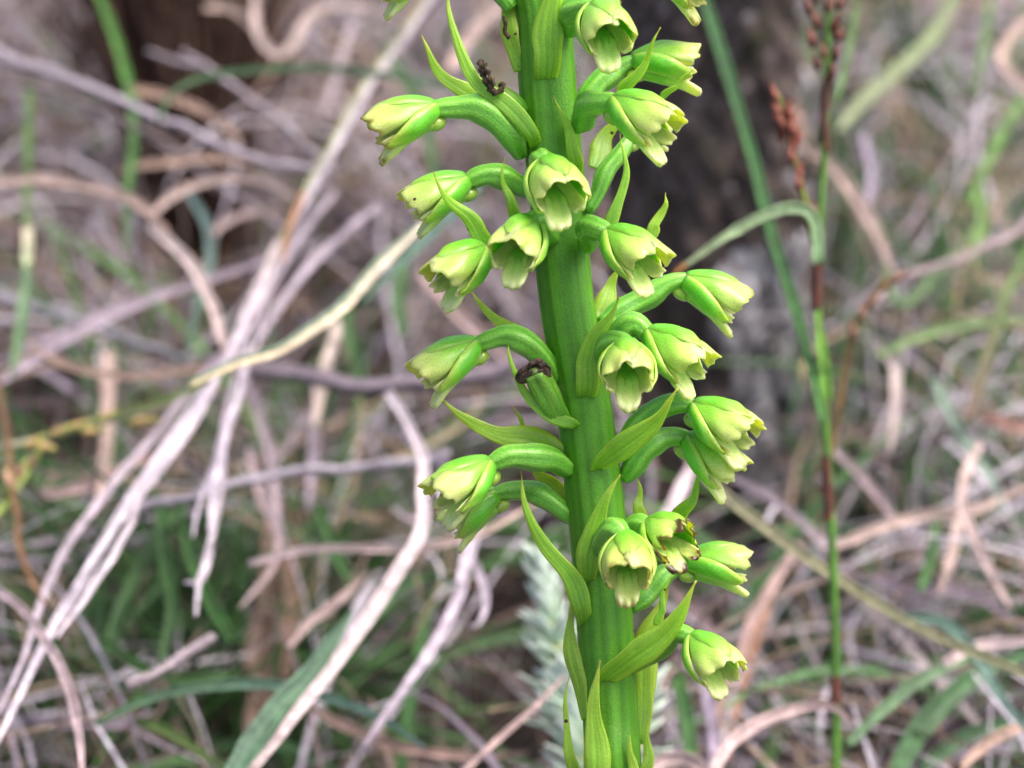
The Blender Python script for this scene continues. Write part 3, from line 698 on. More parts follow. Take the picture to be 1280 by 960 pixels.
# --- dead blades, left half
D = [
 ('cream coloured dead blade with a green lower edge, curving up to the left flowers', [(528, 280), (470, 335), (410, 395), (360, 430), (300, 456), (235, 482)], 20, '#e8dcc0', '#cdbd92', -55, dict(edge='#7c9276', fold=0.5, taper=(0.5, 0.5))),
 ('tan dead blade with a hooked tip in front of the left edge', [(36, 418), (42, 435), (70, 452), (110, 466), (180, 470), (250, 458), (330, 442)], 13, '#b79d88', '#a48c7a', -10, dict(taper=(0.1, 0.8))),
 ('pinkish beige dead blade arching in from the left edge', [(-20, 226), (40, 224), (100, 230), (160, 248), (200, 280), (225, 315)], 15, '#c2ab9c', '#b59c8a', -15, {}),
 ('pale dead blade continuing down from the arching beige blade', [(185, 282), (220, 310), (250, 350), (270, 395), (284, 440), (292, 470)], 17, '#cfc0b4', '#b9a59a', -20, {}),
 ('dead blade coiled in a loop at the top left', [(320, -20), (321, 30), (332, 58), (350, 69), (368, 58), (385, 25), (425, 8), (480, 15), (520, 40)], 14, '#b8a598', '#c9b8ab', 10, {}),
 ('short curled dead blade left of the looped one', [(255, 10), (285, 10), (308, 24), (322, 45)], 14, '#bca794', '#a8937f', 15, {}),
 ('dead blade arching low under the thick grey twig', [(160, 112), (200, 118), (240, 132), (275, 152), (300, 175)], 15, '#c7a88d', '#b59a84', 0, {}),
 ('level tan dead blade beneath the thick grey twig', [(145, 212), (200, 204), (260, 198), (330, 204)], 13, '#ad947f', '#b79d88', 5, {}),
 ('dead blade arching over the dark hollow at upper left', [(190, 268), (225, 240), (270, 224), (320, 224), (365, 246)], 14, '#b7a294', '#c3b0a2', 0, {}),
 ('small dead blade arched inside the dark hollow', [(262, 296), (285, 276), (315, 266), (350, 268)], 12, '#a8948c', '#b6a39a', 15, {}),
 ('mauve dead blade rising from the left edge to the stalk', [(-20, 488), (40, 450), (110, 412), (180, 380), (260, 352), (345, 320)], 15, '#9c8f98', '#b0a2a8', 0, {}),
 ('second mauve dead blade just above the rising one', [(-20, 460), (40, 430), (120, 395), (175, 370)], 12, '#90848d', '#a5989f', 10, {}),
 ('upright broad tan dead blade between the dark gaps at left', [(136, 440), (134, 500), (132, 560), (127, 630)], 23, '#b7a091', '#ab9485', 15, dict(taper=(0.9, 0.8), fold=0.15)),
 ('orange brown dead stem curving down the left edge', [(-4, 470), (6, 540), (16, 620), (28, 690), (50, 745), (62, 760)], 11, '#76583f', '#86643f', -15, {}),
 ('pinkish beige dead blade curving down the lower left corner', [(-20, 728), (30, 765), (65, 815), (88, 870), (100, 930), (104, 990)], 16, '#c0aca8', '#b5a09a', -25, {}),
 ('pink tinted dead blade lying level at left', [(50, 620), (95, 612), (145, 592), (190, 568)], 19, '#b99f98', '#a98f88', 20, {}),
 ('long pale dead blade bending down left beside the broad green blade', [(485, 490), (508, 530), (530, 590), (535, 645), (515, 700), (470, 765), (415, 835), (360, 900), (310, 970)], 21, '#d3c8c8', '#c8b6ac', -20, dict(taper=(0.7, 0.8))),
 ('silver dead blade crossing behind the lowest left flower', [(545, 600), (565, 640), (582, 680), (572, 740), (545, 800), (500, 870), (455, 935)], 17, '#cfc5cd', '#9d9199', -5, dict(taper=(0.7, 0.6))),
 ('pale dead blade leaning right from the crossing silver blade', [(600, 640), (590, 680), (572, 730)], 20, '#d5cbd0', '#c5bac0', -8, {}),
 ('small hooked dead blade hanging from the crossing silver blade', [(585, 685), (600, 720), (607, 755), (598, 780), (585, 782)], 11, '#b9adb5', '#c7bcc3', 0, {}),
 ('tan dead blade lying level behind the lowest left flower', [(310, 705), (380, 688), (450, 686), (530, 684), (600, 665), (670, 632)], 13, '#b0a09e', '#bfa894', -12, {}),
 ('mauve dead blade bent down from the level tan one', [(310, 560), (325, 620), (345, 670), (340, 710), (300, 760)], 12, '#a28e8c', '#b3a09c', 10, {}),
 ('pinkish tan dead blade slanting behind the withered flower', [(525, 340), (570, 388), (620, 438), (670, 490), (705, 530)], 20, '#b59e92', '#bba499', 10, {}),
 ('pale dead blade upright under the cream blade', [(425, 400), (412, 440), (400, 490), (393, 540)], 18, '#cdbfae', '#b5a596', 15, {}),
 ('mauve dead blade upright beneath the bowed twig', [(395, 480), (392, 560), (386, 640)], 15, '#aa9da3', '#a0929a', 40, {}),
 ('mauve dead blade leaning left beneath the cream blade', [(305, 470), (330, 540), (345, 600), (350, 660)], 16, '#a6969a', '#b3a2a4', 30, {}),
 ('dead blade slanting between two upright mauve ones', [(400, 500), (370, 540), (345, 575), (330, 600)], 13, '#a59698', '#b2a3a5', 45, {}),
 ('pale dead blade slanting left under the flower with the withered neighbour', [(505, 545), (545, 575), (590, 610), (640, 650)], 12, '#b1a5b0', '#a69aa5', 30, {}),
 ('broad tan sheath standing upright at lower left', [(345, 620), (338, 720), (326, 820), (318, 920)], 40, '#6f5c4c', '#665243', 50, dict(taper=(0.9, 0.9), fold=0.6)),
 ('dull brown sheath beside the broad tan one', [(372, 640), (364, 740), (356, 850)], 22, '#705844', '#7c6350', 55, dict(taper=(0.9, 0.9))),
 ('pinkish dead blade curving from the broad green blade upward', [(360, 810), (390, 775), (430, 745), (460, 715)], 14, '#b39d94', '#a79188', 5, {}),
 ('thin tan dead blade along the bottom under the green arc', [(380, 880), (430, 905), (500, 935), (580, 945), (660, 940)], 16, '#a38b78', '#a28578', 20, {}),
 ('pinkish brown dead stem slanting to the silver herb', [(560, 985), (610, 935), (660, 890), (705, 845)], 11, '#a58d84', '#b39c94', -10, {}),
 ('grey dead blade lying low at the bottom left', [(20, 895), (90, 905), (150, 905), (190, 890)], 16, '#8d8188', '#a1949a', 30, {}),
 ('cream stub of a dead blade at the upper left edge', [(35, 285), (35, 310), (33, 335)], 17, '#d8cfae', '#a9bd8b', -5, {}),
 ('wide tan dead blade arching at the top left of the stem', [(560, 90), (585, 50), (612, 20), (640, 0), (670, -12)], 20, '#c0a898', '#c9b3a5', 0, {}),
 ('pale dead stem slanting between the stalk and the left flower', [(440, 30), (420, 100), (400, 150)], 13, '#b7a9a8', '#a89a9a', 40, {}),
]
for lab, pts, w, c1, c2, off, kw in D:
    blade(db, lab, dc, pts, w, c1, c2, off, group=DEAD, **kw)

D = [
 ('tan dead blade arched beside the brown sedge spikes', [(985, 170), (1030, 200), (1070, 245), (1100, 300), (1118, 345)], 19, '#b7a18d', '#a39084', 10, {}),
 ('long dead blade arched along the bottom right', [(885, 985), (905, 940), (945, 905), (995, 886), (1040, 886), (1065, 905)], 20, '#c0aaa2', '#ab948c', -10, {}),
 ('dead blade curled at the bottom beside the stem', [(800, 965), (840, 948), (870, 955), (895, 985)], 22, '#b9a49c', '#a9948c', 0, {}),
 ('bent pale dead blade at the right edge under the sedge', [(1225, 555), (1208, 590), (1203, 630), (1222, 680), (1262, 760)], 18, '#c3afa2', '#a8958d', -5, {}),
 ('straight tan dead blade sloping up to the right edge', [(1030, 690), (1090, 665), (1160, 645), (1230, 632), (1300, 600)], 16, '#b7a193', '#c0aa9a', 5, {}),
 ('pale pink dead blade leaning in front of the lichen', [(800, 700), (838, 640), (862, 590), (880, 555)], 24, '#d2c5c3', '#c3b4b2', -5, {}),
 ('pinkish dead blade slanting down left from the sedge base', [(1000, 680), (960, 740), (930, 800), (905, 870), (890, 940)], 18, '#a9928a', '#a28474', 20, {}),
 ('orange brown dead blade upright at the lowest right flower', [(965, 740), (945, 800), (925, 860), (912, 950)], 16, '#a5795a', '#9b7c66', 35, {}),
 ('mauve dead blade upright beside the orange brown one', [(888, 800), (884, 860), (890, 930), (880, 985)], 18, '#9c90a0', '#8c808c', 15, {}),
 ('pinkish dead blade slanting beneath the damaged flower', [(795, 700), (850, 745), (900, 800), (930, 840)], 15, '#8d7874', '#9c8680', 35, {}),
 ('dead blade slanting under the sedge leaf at right', [(1040, 560), (1080, 600), (1120, 650), (1150, 690)], 14, '#b19e9a', '#a89490', 25, {}),
 ('pale dead blade hanging down right of the sedge stem', [(1095, 430), (1118, 460), (1118, 520), (1110, 570)], 16, '#c6b9ac', '#b5a59c', 20, {}),
 ('reddish dead blade at the right edge above the bent pale blade', [(1225, 520), (1260, 530), (1310, 545)], 17, '#b98a74', '#c09a86', 10, {}),
 ('mauve dead blade sloping to the right edge across the greens', [(1090, 720), (1150, 740), (1210, 740), (1290, 790)], 17, '#9b8a90', '#a7979b', 25, {}),
 ('dead blade curved upright at the top right corner', [(1300, 130), (1262, 90), (1252, 70), (1268, 40), (1300, 10)], 16, '#c3aa98', '#b79f90', 10, {}),
 ('mauve dead blade slanting beside the pale green leaf', [(1080, 170), (1090, 220), (1078, 280)], 15, '#a59aa8', '#968b98', 35, {}),
 ('pinkish dead blade slanting across the top beside the stump', [(985, 20), (960, 60), (945, 100)], 16, '#a69aa0', '#b2a5a8', 50, {}),
 ('brownish dead blade crossing the stump shoulder', [(920, 80), (960, 105), (990, 130), (1010, 175)], 18, '#b09484', '#a38878', 20, {}),
 ('pale pink dead blade arched at the far right bottom', [(1180, 830), (1220, 808), (1300, 800)], 18, '#c6b2aa', '#cfbdb5', -5, {}),
 ('tan dead blade low at the right bottom corner', [(1200, 960), (1240, 925), (1300, 900)], 18, '#b79b86', '#a98e7c', 0, {}),
 ('dead blade upright between the greens at right', [(1200, 645), (1190, 690), (1175, 740)], 17, '#c0ab9c', '#b39d90', 15, {}),
 ('long thin dead blade sloping above the pale green stem', [(900, 590), (960, 620), (1010, 660), (1060, 720)], 12, '#a99a9c', '#b5a6a6', 10, {}),
]
for lab, pts, w, c1, c2, off, kw in D:
    blade(db, lab, dc, pts, w, c1, c2, off, group=DEAD, **kw)

# --- green blades
G_ = [
 ('dark green blade arching over the looped dead blade', [(198, 150), (215, 118), (250, 98), (310, 88), (390, 84), (470, 92), (560, 108), (640, 135)], 10, '#4f7a45', '#5f8f62', -35, {}),
 ('bright green blade hanging down through the thick grey twig', [(118, -20), (140, 35), (155, 85), (166, 135), (166, 190), (160, 250), (158, 320)], 14, '#5a9a35', '#3f7f2c', 0, {}),
 ('green blade standing at the left edge under the twigs', [(38, 100), (36, 170), (34, 240), (33, 290)], 13, '#5a8d38', '#6a9a3a', 5, {}),
 ('pale green blade standing at the left edge below the cream stub', [(34, 325), (32, 360), (26, 410), (15, 470)], 18, '#7fa872', '#5e8f52', 0, {}),
 ('green continuation of the cream dead blade running to the left', [(290, 462), (240, 486), (180, 508), (120, 528), (60, 548)], 9, '#4f7a2c', '#7a8a40', -25, {}),
 ('grey green blade hanging through the middle left', [(232, 235), (258, 280), (262, 330), (245, 390), (232, 450)], 14, '#6f9184', '#5d8468', 15, {}),
 ('broad grey green blade rising from the bottom edge', [(280, 990), (315, 930), (350, 880), (385, 845), (415, 800), (440, 765)], 38, '#6f9a72', '#5a8562', -12, dict(taper=(0.9, 0.15), edge='#5f8f60')),
 ('grey green blade arching along the lower left', [(120, 905), (170, 880), (230, 862), (300, 855), (350, 858), (420, 875), (480, 900), (530, 935)], 16, '#5f8f58', '#6f9a85', 0, {}),
 ('green blade lying low beneath the grey green arc', [(170, 900), (210, 915), (250, 940), (290, 970)], 14, '#6a9240', '#7fa050', 5, {}),
 ('dark green blade deep among the dead stalks at lower left', [(200, 620), (205, 690), (215, 760), (200, 830)], 24, '#3d7028', '#345f24', 8, {}),
 ('dark green blade leaning across the lower left gap', [(215, 640), (180, 700), (150, 760), (130, 820)], 24, '#3d7028', '#2f5c22', 14, {}),
 ('dark green blade upright near the brown sheath', [(395, 630), (420, 690), (440, 740)], 20, '#44752e', '#3b6a2a', 10, {}),
 ('deep green blade behind the left flowers', [(430, 370), (440, 430), (455, 500)], 22, '#4a7a38', '#3d6a2c', 15, {}),
 ('green blade behind the upper left flower', [(480, 60), (520, 120), (540, 200), (545, 260)], 18, '#5c8a4c', '#4f7d44', 15, {}),
 ('green blade along the lower edge of the cream blade', [(600, 230), (560, 270), (510, 320), (450, 380)], 16, '#5d8a78', '#54805a', -25, {}),
 ('dark green blade curving up through the lower left gap', [(290, 800), (255, 740), (235, 680), (225, 630)], 22, '#437a2c', '#386a26', 4, {}),
 ('green blade lying across the bottom of the lower left gap', [(130, 800), (180, 835), (240, 850), (300, 840)], 18, '#4a8032', '#3d7028', 6, {}),
 ('dark green blade upright behind the third left flower', [(505, 420), (498, 370), (510, 310)], 22, '#4a7a38', '#3d6a2c', 12, {}),
 ('dark green blade low in the gap left of the silver herb', [(470, 770), (500, 740), (540, 720), (575, 730)], 16, '#44783a', '#3a6a32', 20, {}),
 ('long dark green blade leaning beside the stump', [(872, -30), (900, 60), (930, 160), (962, 280), (992, 380), (1015, 470), (1028, 530)], 19, '#386f34', '#44802f', -60, dict(taper=(0.8, 0.6))),
 ('pale yellow green stem sloping to the lower right corner', [(850, 560), (905, 618), (990, 684), (1090, 750), (1180, 800), (1300, 850)], 17, '#b5b886', '#c0c88c', -20, dict(taper=(0.7, 0.8))),
 ('pale green leaf slanting at the upper right', [(1045, 165), (1080, 125), (1125, 85), (1165, 45), (1200, -20)], 22, '#a7bd84', '#8aa86a', 25, dict(taper=(0.3, 0.8))),
 ('green blade slanting up at the right edge with a dull brown base', [(1212, 525), (1228, 470), (1245, 410), (1265, 350), (1310, 270)], 20, '#74604a', '#5c9638', 0, {}),
 ('green blade sloping level to the right edge', [(1095, 445), (1150, 420), (1210, 405), (1300, 398)], 17, '#86ae62', '#94b872', 0, {}),
 ('green blade upright in the upper right', [(1215, 330), (1228, 270), (1220, 220)], 18, '#7fae52', '#6a9c42', 15, {}),
 ('green blade leaning right in the upper right', [(1210, 260), (1235, 200), (1262, 150), (1300, 90)], 18, '#5f9638', '#6fa044', 20, {}),
 ('narrow green blade at the right top', [(1215, 120), (1230, 60), (1240, -20)], 13, '#5c8c3a', '#6a9a48', 20, {}),
 ('grey green blade bending down the lower right', [(1120, 770), (1180, 780), (1220, 820), (1250, 870), (1300, 930)], 18, '#6f9a7c', '#7fa58c', -10, {}),
 ('broad dark green blade slanting at the lower right', [(1110, 985), (1150, 910), (1200, 860), (1250, 830), (1300, 810)], 34, '#4c7d44', '#4f8248', 15, dict(taper=(0.6, 0.5))),
 ('green blade rising at the lower right beside the broad dark one', [(1060, 930), (1100, 890), (1160, 845), (1220, 820)], 20, '#6c9a62', '#7ba670', 5, {}),
 ('dark green blade lying in the lower right corner', [(1150, 960), (1210, 920), (1270, 900), (1310, 890)], 24, '#3f6f3c', '#4c7c48', 25, {}),
 ('green blade upright at right of the pale stem', [(1150, 740), (1165, 690), (1172, 640)], 16, '#4f8a3c', '#45802f', 15, {}),
 ('dark green blade behind the lowest right flower', [(840, 830), (855, 880), (862, 930), (866, 990)], 22, '#437a30', '#3f7430', 10, {}),
 ('thin green blade rising beside the sedge spike', [(1045, 130), (1062, 60), (1075, -20)], 8, '#5c8f3c', '#6fa050', -70, {}),
 ('green blade curving under the right edge', [(1165, 470), (1200, 540), (1240, 600), (1255, 640)], 17, '#8fb08c', '#9ab89a', 5, {}),
 ('thin green blade slanting down from the sedge at right', [(1105, 330), (1130, 380), (1180, 330), (1220, 285)], 13, '#6f9c5a', '#7fa868', 30, {}),
]
for lab, pts, w, c1, c2, off, kw in G_:
    blade(gb, lab, gc, pts, w, c1, c2, off, group=GREEN, **kw)

# --- sedge with brown spikes on the right
def fixed(pts, d):
    return [(x, y, d - dz(y)) for x, y in pts]
sg = tag(empty('sedge', P(1046, 1080, 95)), 'upright sedge stem with dark red joints, brown spikelets and one arching leaf', 'sedge')
def stem_piece(name, pts, w, c1, c2, d=78, taper=1.0, parent=sg):
    return twig(name, None, None, fixed(pts, d), w, c1, c2, 0, taper, parent=parent, knots=0.03, mat='blade')
culm = stem_piece('culm', [(1046, 1080), (1045, 870), (1041, 700), (1030, 500), (1022, 370), (1028, 240), (1032, 150), (1036, 20), (1036, -60)], 11.5, '#44702a', '#62902e', taper=0.75)
for pts in ([(1021, 385), (1021, 362), (1022, 325)], [(1036, 620), (1034, 600), (1032, 570)], [(1045, 880), (1044, 860), (1044, 845)], [(1036, 650), (1036, 630), (1035, 605)]):
    stem_piece('joint', pts, 13, '#4a2420', '#6a3a28')
stem_piece('sheath', [(1034, 190), (1030, 145), (1036, 95)], 12.5, '#3c241c', '#5f3a26')
blade('leaf', None, None, fixed([(1022, 330), (1021, 290), (1012, 266), (990, 260), (955, 270), (905, 297), (870, 322), (845, 340)], 74), 17, '#88aa78', '#a5b68c', 0, parent=sg, taper=(1, 0.3), fold=0.5)
blade('leaf', None, None, fixed([(858, 330), (848, 337), (842, 342)], 73), 7, '#b98a52', '#c07a3c', 0, parent=sg, taper=(0.8, 0.3))
blade('leaf', None, None, fixed([(1034, 500), (1028, 440), (1020, 390)], 76), 18, '#6a9c38', '#7fae48', 0, parent=sg, taper=(1, 0.4))
sp2 = stem_piece('side_culm', [(1024, 330), (1012, 280), (1003, 238), (994, 200), (982, 150), (972, 118)], 9, '#6a8f34', '#7a4a2c', taper=0.7)
sp3 = stem_piece('side_culm', [(1038, 570), (1050, 500), (1062, 430), (1078, 390), (1108, 352)], 8, '#7a7040', '#7a4a30', d=105, taper=0.8)
rng = random.Random(4)
def spikelet(x, y, ang, ln, w, d=76, parent=sg, c=('#3f1c16', '#74402e')):
    ln = ln * 1.35
    c0 = P(x, y, d + rng.uniform(-2, 2))
    dv = RGT * math.sin(ang) + UPC * math.cos(ang) + TOW * rng.uniform(-.3, .3)
    cc = np.array([c0 + dv * ln * 0.1 * k for k in np.linspace(0, 1, 8)])
    mb = MB(); k1, k2 = hexc(c[0]), hexc(c[1])
    tube(mb, cc, w * 1.3 * 0.05 * np.array([.5, .85, 1, 1, .9, .7, .45, .12]) * 1.15, lambda v, a: mix(k1, k2, 0.5 + 0.5 * math.sin(9 * a + 6 * v)), sides=8)
    mb.build('spikelet', M['blade'], parent)
for x, y, a, l, w in [(1016, 60, -.15, 26, 9), (1022, 35, -.3, 24, 9), (1012, 20, -.2, 26, 9), (1040, 40, .4, 22, 10), (1034, 15, .2, 24, 9), (1044, 50, .7, 18, 11),
                      (1030, 75, -.1, 24, 8), (1042, 78, .2, 20, 8), (1020, 5, -.1, 20, 8), (1046, 12, .5, 20, 9), (1024, 88, -.3, 18, 8), (1038, 100, .1, 22, 8), (1008, -8, -.2, 22, 9)]:
    spikelet(x, y, a, l, w)
for x, y, a, l, w in [(980, 165, -.4, 30, 10), (975, 150, -.3, 28, 9), (988, 170, .2, 26, 11), (992, 185, .35, 22, 9), (972, 130, -.3, 26, 8), (984, 150, .1, 26, 9), (978, 178, -.2, 24, 9),
                      (990, 205, -.1, 22, 8), (998, 225, .1, 22, 8), (1000, 238, -.2, 18, 8), (994, 190, -.2, 22, 9)]:
    spikelet(x, y, a, l, w, c=('#57261e', '#94523e'))
for x, y, a, l, w in [(1068, 425, -.2, 26, 9), (1075, 400, .2, 22, 9), (1085, 385, .5, 26, 10), (1100, 362, .9, 24, 11), (1112, 352, 1.1, 26, 10), (1020, 275, -.2, 24, 8)]:
    spikelet(x, y, a, l, w, d=105, c=('#5f3a2a', '#967058'))
twig('twig', 'thin pinkish twig sloping down from the right edge to the rusty spikelets', 'twig', [(1310, 262), (1240, 305), (1180, 330), (1120, 352), (1085, 385)], 12, '#9a868c', '#b8a4a4', -5, 0.7, group=TW)
# small seed head at the left
sh = tag(empty('sedge', P(60, 640, dz(600))), 'yellowish sedge seed head lying at the left edge below the hooked tan blade', 'sedge')
twig('culm', None, None, [(-30, 565), (40, 552), (110, 530), (165, 518), (220, 500)], 11, '#a59a94', '#7a9040', -12, 0.6, parent=sh, mat='blade')
for x, y, a, l, w in [(60, 545, 1.2, 34, 10), (85, 535, 1.3, 30, 9), (100, 540, 1.5, 34, 9), (45, 556, 1.8, 26, 10), (160, 530, 1.4, 40, 10), (120, 525, 1.2, 30, 8), (30, 560, 1.0, 30, 10)]:
    spikelet(x, y, a, l, w, d=dz(y) - 14, parent=sh, c=('#8fa040', '#c09a6c'))
sh = tag(empty('sedge', P(10, 660, dz(640))), 'small green and red bud stalk rising at the left edge under the yellowish seed head', 'sedge')
twig('culm', None, None, [(-20, 660), (10, 625), (30, 595), (42, 575)], 12, '#8fa848', '#a8b860', -12, 0.6, parent=sh, mat='blade')
for x, y, a, l, w in [(20, 600, .5, 30, 11), (35, 585, .6, 28, 10), (5, 625, .4, 34, 12), (10, 610, -.2, 26, 9)]:
    spikelet(x, y, a, l, w, d=dz(y) - 14, parent=sh, c=('#7fa03c', '#c08a7c'))

# --- silver leaved herb
hb = tag(empty('silver_herb', P(715, 1010, 85)), 'silvery grey green herb with whorled narrow leaves behind the stem base', 'herb')
def herb_shoot(pts, n, ln, d):
    c = spline([P(x, y, d) for x, y in pts], 24)
    mb = MB(); tube(mb, c, [1.3 - 0.02 * i for i in range(24)], hexc('#a9ad7c'), sides=10)
    mb.build('shoot', M['herb'], hb)
    t = tangents(c)
    for i in range(n):
        s = 0.06 + 0.94 * i / (n - 1); k = min(int(s * 23), 23)
        a = i * 2.39996 + rng.uniform(-.9, .9)
        ax = unit(np.cross(t[k], TOW)); bx = np.cross(t[k], ax)
        out = ax * math.cos(a) + bx * math.sin(a)
        up_ = 0.25 + 1.4 * s ** 3 + rng.uniform(-.35, .6)
        L_ = ln * (1 - 0.55 * s ** 3) * rng.uniform(0.65, 1.15)
        dirv = unit(out + t[k] * up_)
        q = np.array([c[k] + dirv * L_ * u + t[k] * (0.25 * L_ * u * u) * (0.3 + s) for u in np.linspace(0, 1, 9)])
        tt = tangents(q); sdv = unit(np.cross(dirv, t[k]))
        nT = 5; G = np.zeros((9, nT, 3))
        for r in range(9):
            h = 1.15 * math.sin(math.pi * min(1, 0.12 + 0.88 * r / 8)) ** 0.8 + 0.05
            nn = np.cross(sdv, tt[r])
            for j in range(nT):
                u = -1 + 2 * j / (nT - 1)
                G[r, j] = q[r] + sdv * h * u + nn * h * 0.4 * u * u
        mb = MB(); k1, k2 = hexc('#97bd95'), hexc('#dde8dd')
        shell(mb, G, 0.25, lambda s_, u: mix(k1, k2, 0.2 + 0.8 * s_))
        mb.build('leaf', M['herb'], hb)
herb_shoot([(715, 1010), (706, 900), (695, 800), (682, 745), (674, 700)], 90, 7.4, 92)
herb_shoot([(715, 1010), (724, 950), (718, 890), (708, 838)], 60, 7.4, 84)
herb_shoot([(770, 1010), (790, 950), (806, 890), (815, 850)], 24, 7.4, 80)

# --- mossy stump
scx, scy, sr = 38.5, 215.0, 16.0
st_ = tag(empty('tree_stump', (scx, scy, 0)), 'dark mossy stump with pale lichen standing behind the right flowers', 'stump')
def stump_r(a, z):
    return sr * (1 + 0.25 * math.exp(-z / 25)) * (1 + 0.10 * math.sin(2 * a + 1 + z * 0.02) + 0.07 * math.sin(5 * a + z * 0.06) + 0.05 * math.sin(9 * a - z * 0.11) + 0.04 * math.sin(17 * a + 0.5 * z) + 0.04 * math.sin(0.23 * z + 3 * a) + 0.03 * math.sin(0.6 * z + 7 * a))
mb = MB()
na, nz_ = 120, 130
V = []; uv = []
for i in range(nz_):
    z = -6 + 196 * i / (nz_ - 1)
    top = 1 if z < 170 else math.sqrt(max(0.02, 1 - ((z - 170) / 21) ** 2))
    for j in range(na):
        a = 2 * math.pi * j / na
        r = stump_r(a, z) * top
        V.append((scx + r * math.cos(a), scy + r * math.sin(a), z)); uv.append((j / na, i / nz_))
F = [(i * na + j, i * na + (j + 1) % na, (i + 1) * na + (j + 1) % na, (i + 1) * na + j) for i in range(nz_ - 1) for j in range(na)]
F.append(tuple((nz_ - 1) * na + j for j in range(na)))
mb.add(V, F, uv, hexc('#3a2c28'))
m, nt, pb = new_mat('mossy_bark'); N_ = nt.nodes.new; L_ = nt.links.new
geo = N_('ShaderNodeNewGeometry')
n1 = N_('ShaderNodeTexNoise'); n1.inputs['Scale'].default_value = 260; n1.inputs['Detail'].default_value = 6; n1.inputs['Roughness'].default_value = 0.65
L_(geo.outputs['Position'], n1.inputs['Vector'])
cr = N_('ShaderNodeValToRGB'); E = cr.color_ramp.elements
E[0].position = 0.34; E[0].color = (0.040, 0.030, 0.026, 1)
E[1].position = 0.74; E[1].color = (0.27, 0.205, 0.18, 1)
e = E.new(0.45); e.color = (0.105, 0.080, 0.068, 1)
e = E.new(0.57); e.color = (0.20, 0.155, 0.135, 1)
L_(n1.outputs[0], cr.inputs[0])
n2 = N_('ShaderNodeTexNoise'); n2.inputs['Scale'].default_value = 75; n2.inputs['Detail'].default_value = 4
L_(geo.outputs['Position'], n2.inputs['Vector'])
mr = N_('ShaderNodeMapRange'); mr.inputs[1].default_value = 0.56; mr.inputs[2].default_value = 0.66; mr.inputs[4].default_value = 0.6
L_(n2.outputs[0], mr.inputs[0])
mx = N_('ShaderNodeMix'); mx.data_type = 'RGBA'; L_(mr.outputs[0], mx.inputs[0]); L_(cr.outputs[0], mx.inputs[6]); mx.inputs[7].default_value = (0.045, 0.05, 0.016, 1)
L_(mx.outputs[2], pb.inputs['Base Color']); pb.inputs['Roughness'].default_value = 0.9
bp = N_('ShaderNodeBump'); bp.inputs['Distance'].default_value = 0.004; L_(n1.outputs[0], bp.inputs['Height']); L_(bp.outputs[0], pb.inputs['Normal'])
mb.build('trunk', m, st_, origin=(scx, scy, 0))
# lichen: pale crusty flakes on the flank
rng = random.Random(12)
mb = MB()
def flake(a, z, r, col, lift=0.6):
    R0 = stump_r(a, z) + lift
    c0 = np.array([scx + R0 * math.cos(a), scy + R0 * math.sin(a), z])
    n = unit([math.cos(a), math.sin(a), rng.uniform(-.4, .6)]); s1 = unit(np.cross(n, [0.1, 0, 1])); s2 = np.cross(n, s1)
    V = [c0 + n * 0.7]; k = 9
    for q in range(k):
        aa = 2 * math.pi * q / k; rq = r * rng.uniform(0.6, 1.2)
        V.append(c0 + s1 * math.cos(aa) * rq + s2 * math.sin(aa) * rq * 1.3 + n * rng.uniform(-0.5, 0.8))
    V.append(c0 - n * 0.8)
    F = [(0, 1 + q, 1 + (q + 1) % k) for q in range(k)] + [(k + 1, 1 + (q + 1) % k, 1 + q) for q in range(k)]
    mb.add(V, F, [(0, 0)] * (k + 2), col)
for _ in range(460):
    a = rng.gauss(-0.5, 0.4); z = rng.uniform(0, 64)
    flake(a, z, rng.uniform(0.8, 2.6), mix(hexc('#857f82'), hexc('#c8c6ca'), rng.random()))
for _ in range(45):
    a = rng.gauss(-0.15, 0.3); z = rng.uniform(20, 125)
    flake(a, z, rng.uniform(0.6, 2.0), mix(hexc('#8a8288'), hexc('#c6c4c8'), rng.random()))
for _ in range(60):
    a = rng.uniform(-2.6, -0.9); z = rng.uniform(75, 130)
    flake(a, z, rng.uniform(0.5, 1.6), mix(hexc('#5a4f50'), hexc('#8a8080'), rng.random()))
tag(mb.build('lichen', M['herb'], st_, smooth=False), kind='stuff')

# --- dark brown tussock at the top left
tx, ty = -73.0, 292.0
tb = tag(empty('tussock', (tx, ty, 0)), 'dark brown dead tussock standing behind the twigs at the upper left', 'tussock')
mb = MB()
for _ in range(520):
    a = rng.uniform(0, 6.28); r = 9 * math.sqrt(rng.random()); h = rng.uniform(70, 125)
    p0 = np.array([tx + r * math.cos(a), ty + r * math.sin(a), -2]); lean = np.array([math.cos(a), math.sin(a), 0]) * r * rng.uniform(0, .5) + np.array([rng.gauss(0, 12), rng.gauss(0, 12), 0])
    tube(mb, np.array([p0 + np.array([0, 0, h]) * u + lean * u * u for u in np.linspace(0, 1, 5)]), [0.9, 0.85, 0.8, 0.6, 0.2], mix(hexc('#33221d'), hexc('#6b5244'), rng.random()), sides=5)
tag(mb.build('dead_leaves', M['blade'], tb), kind='stuff')

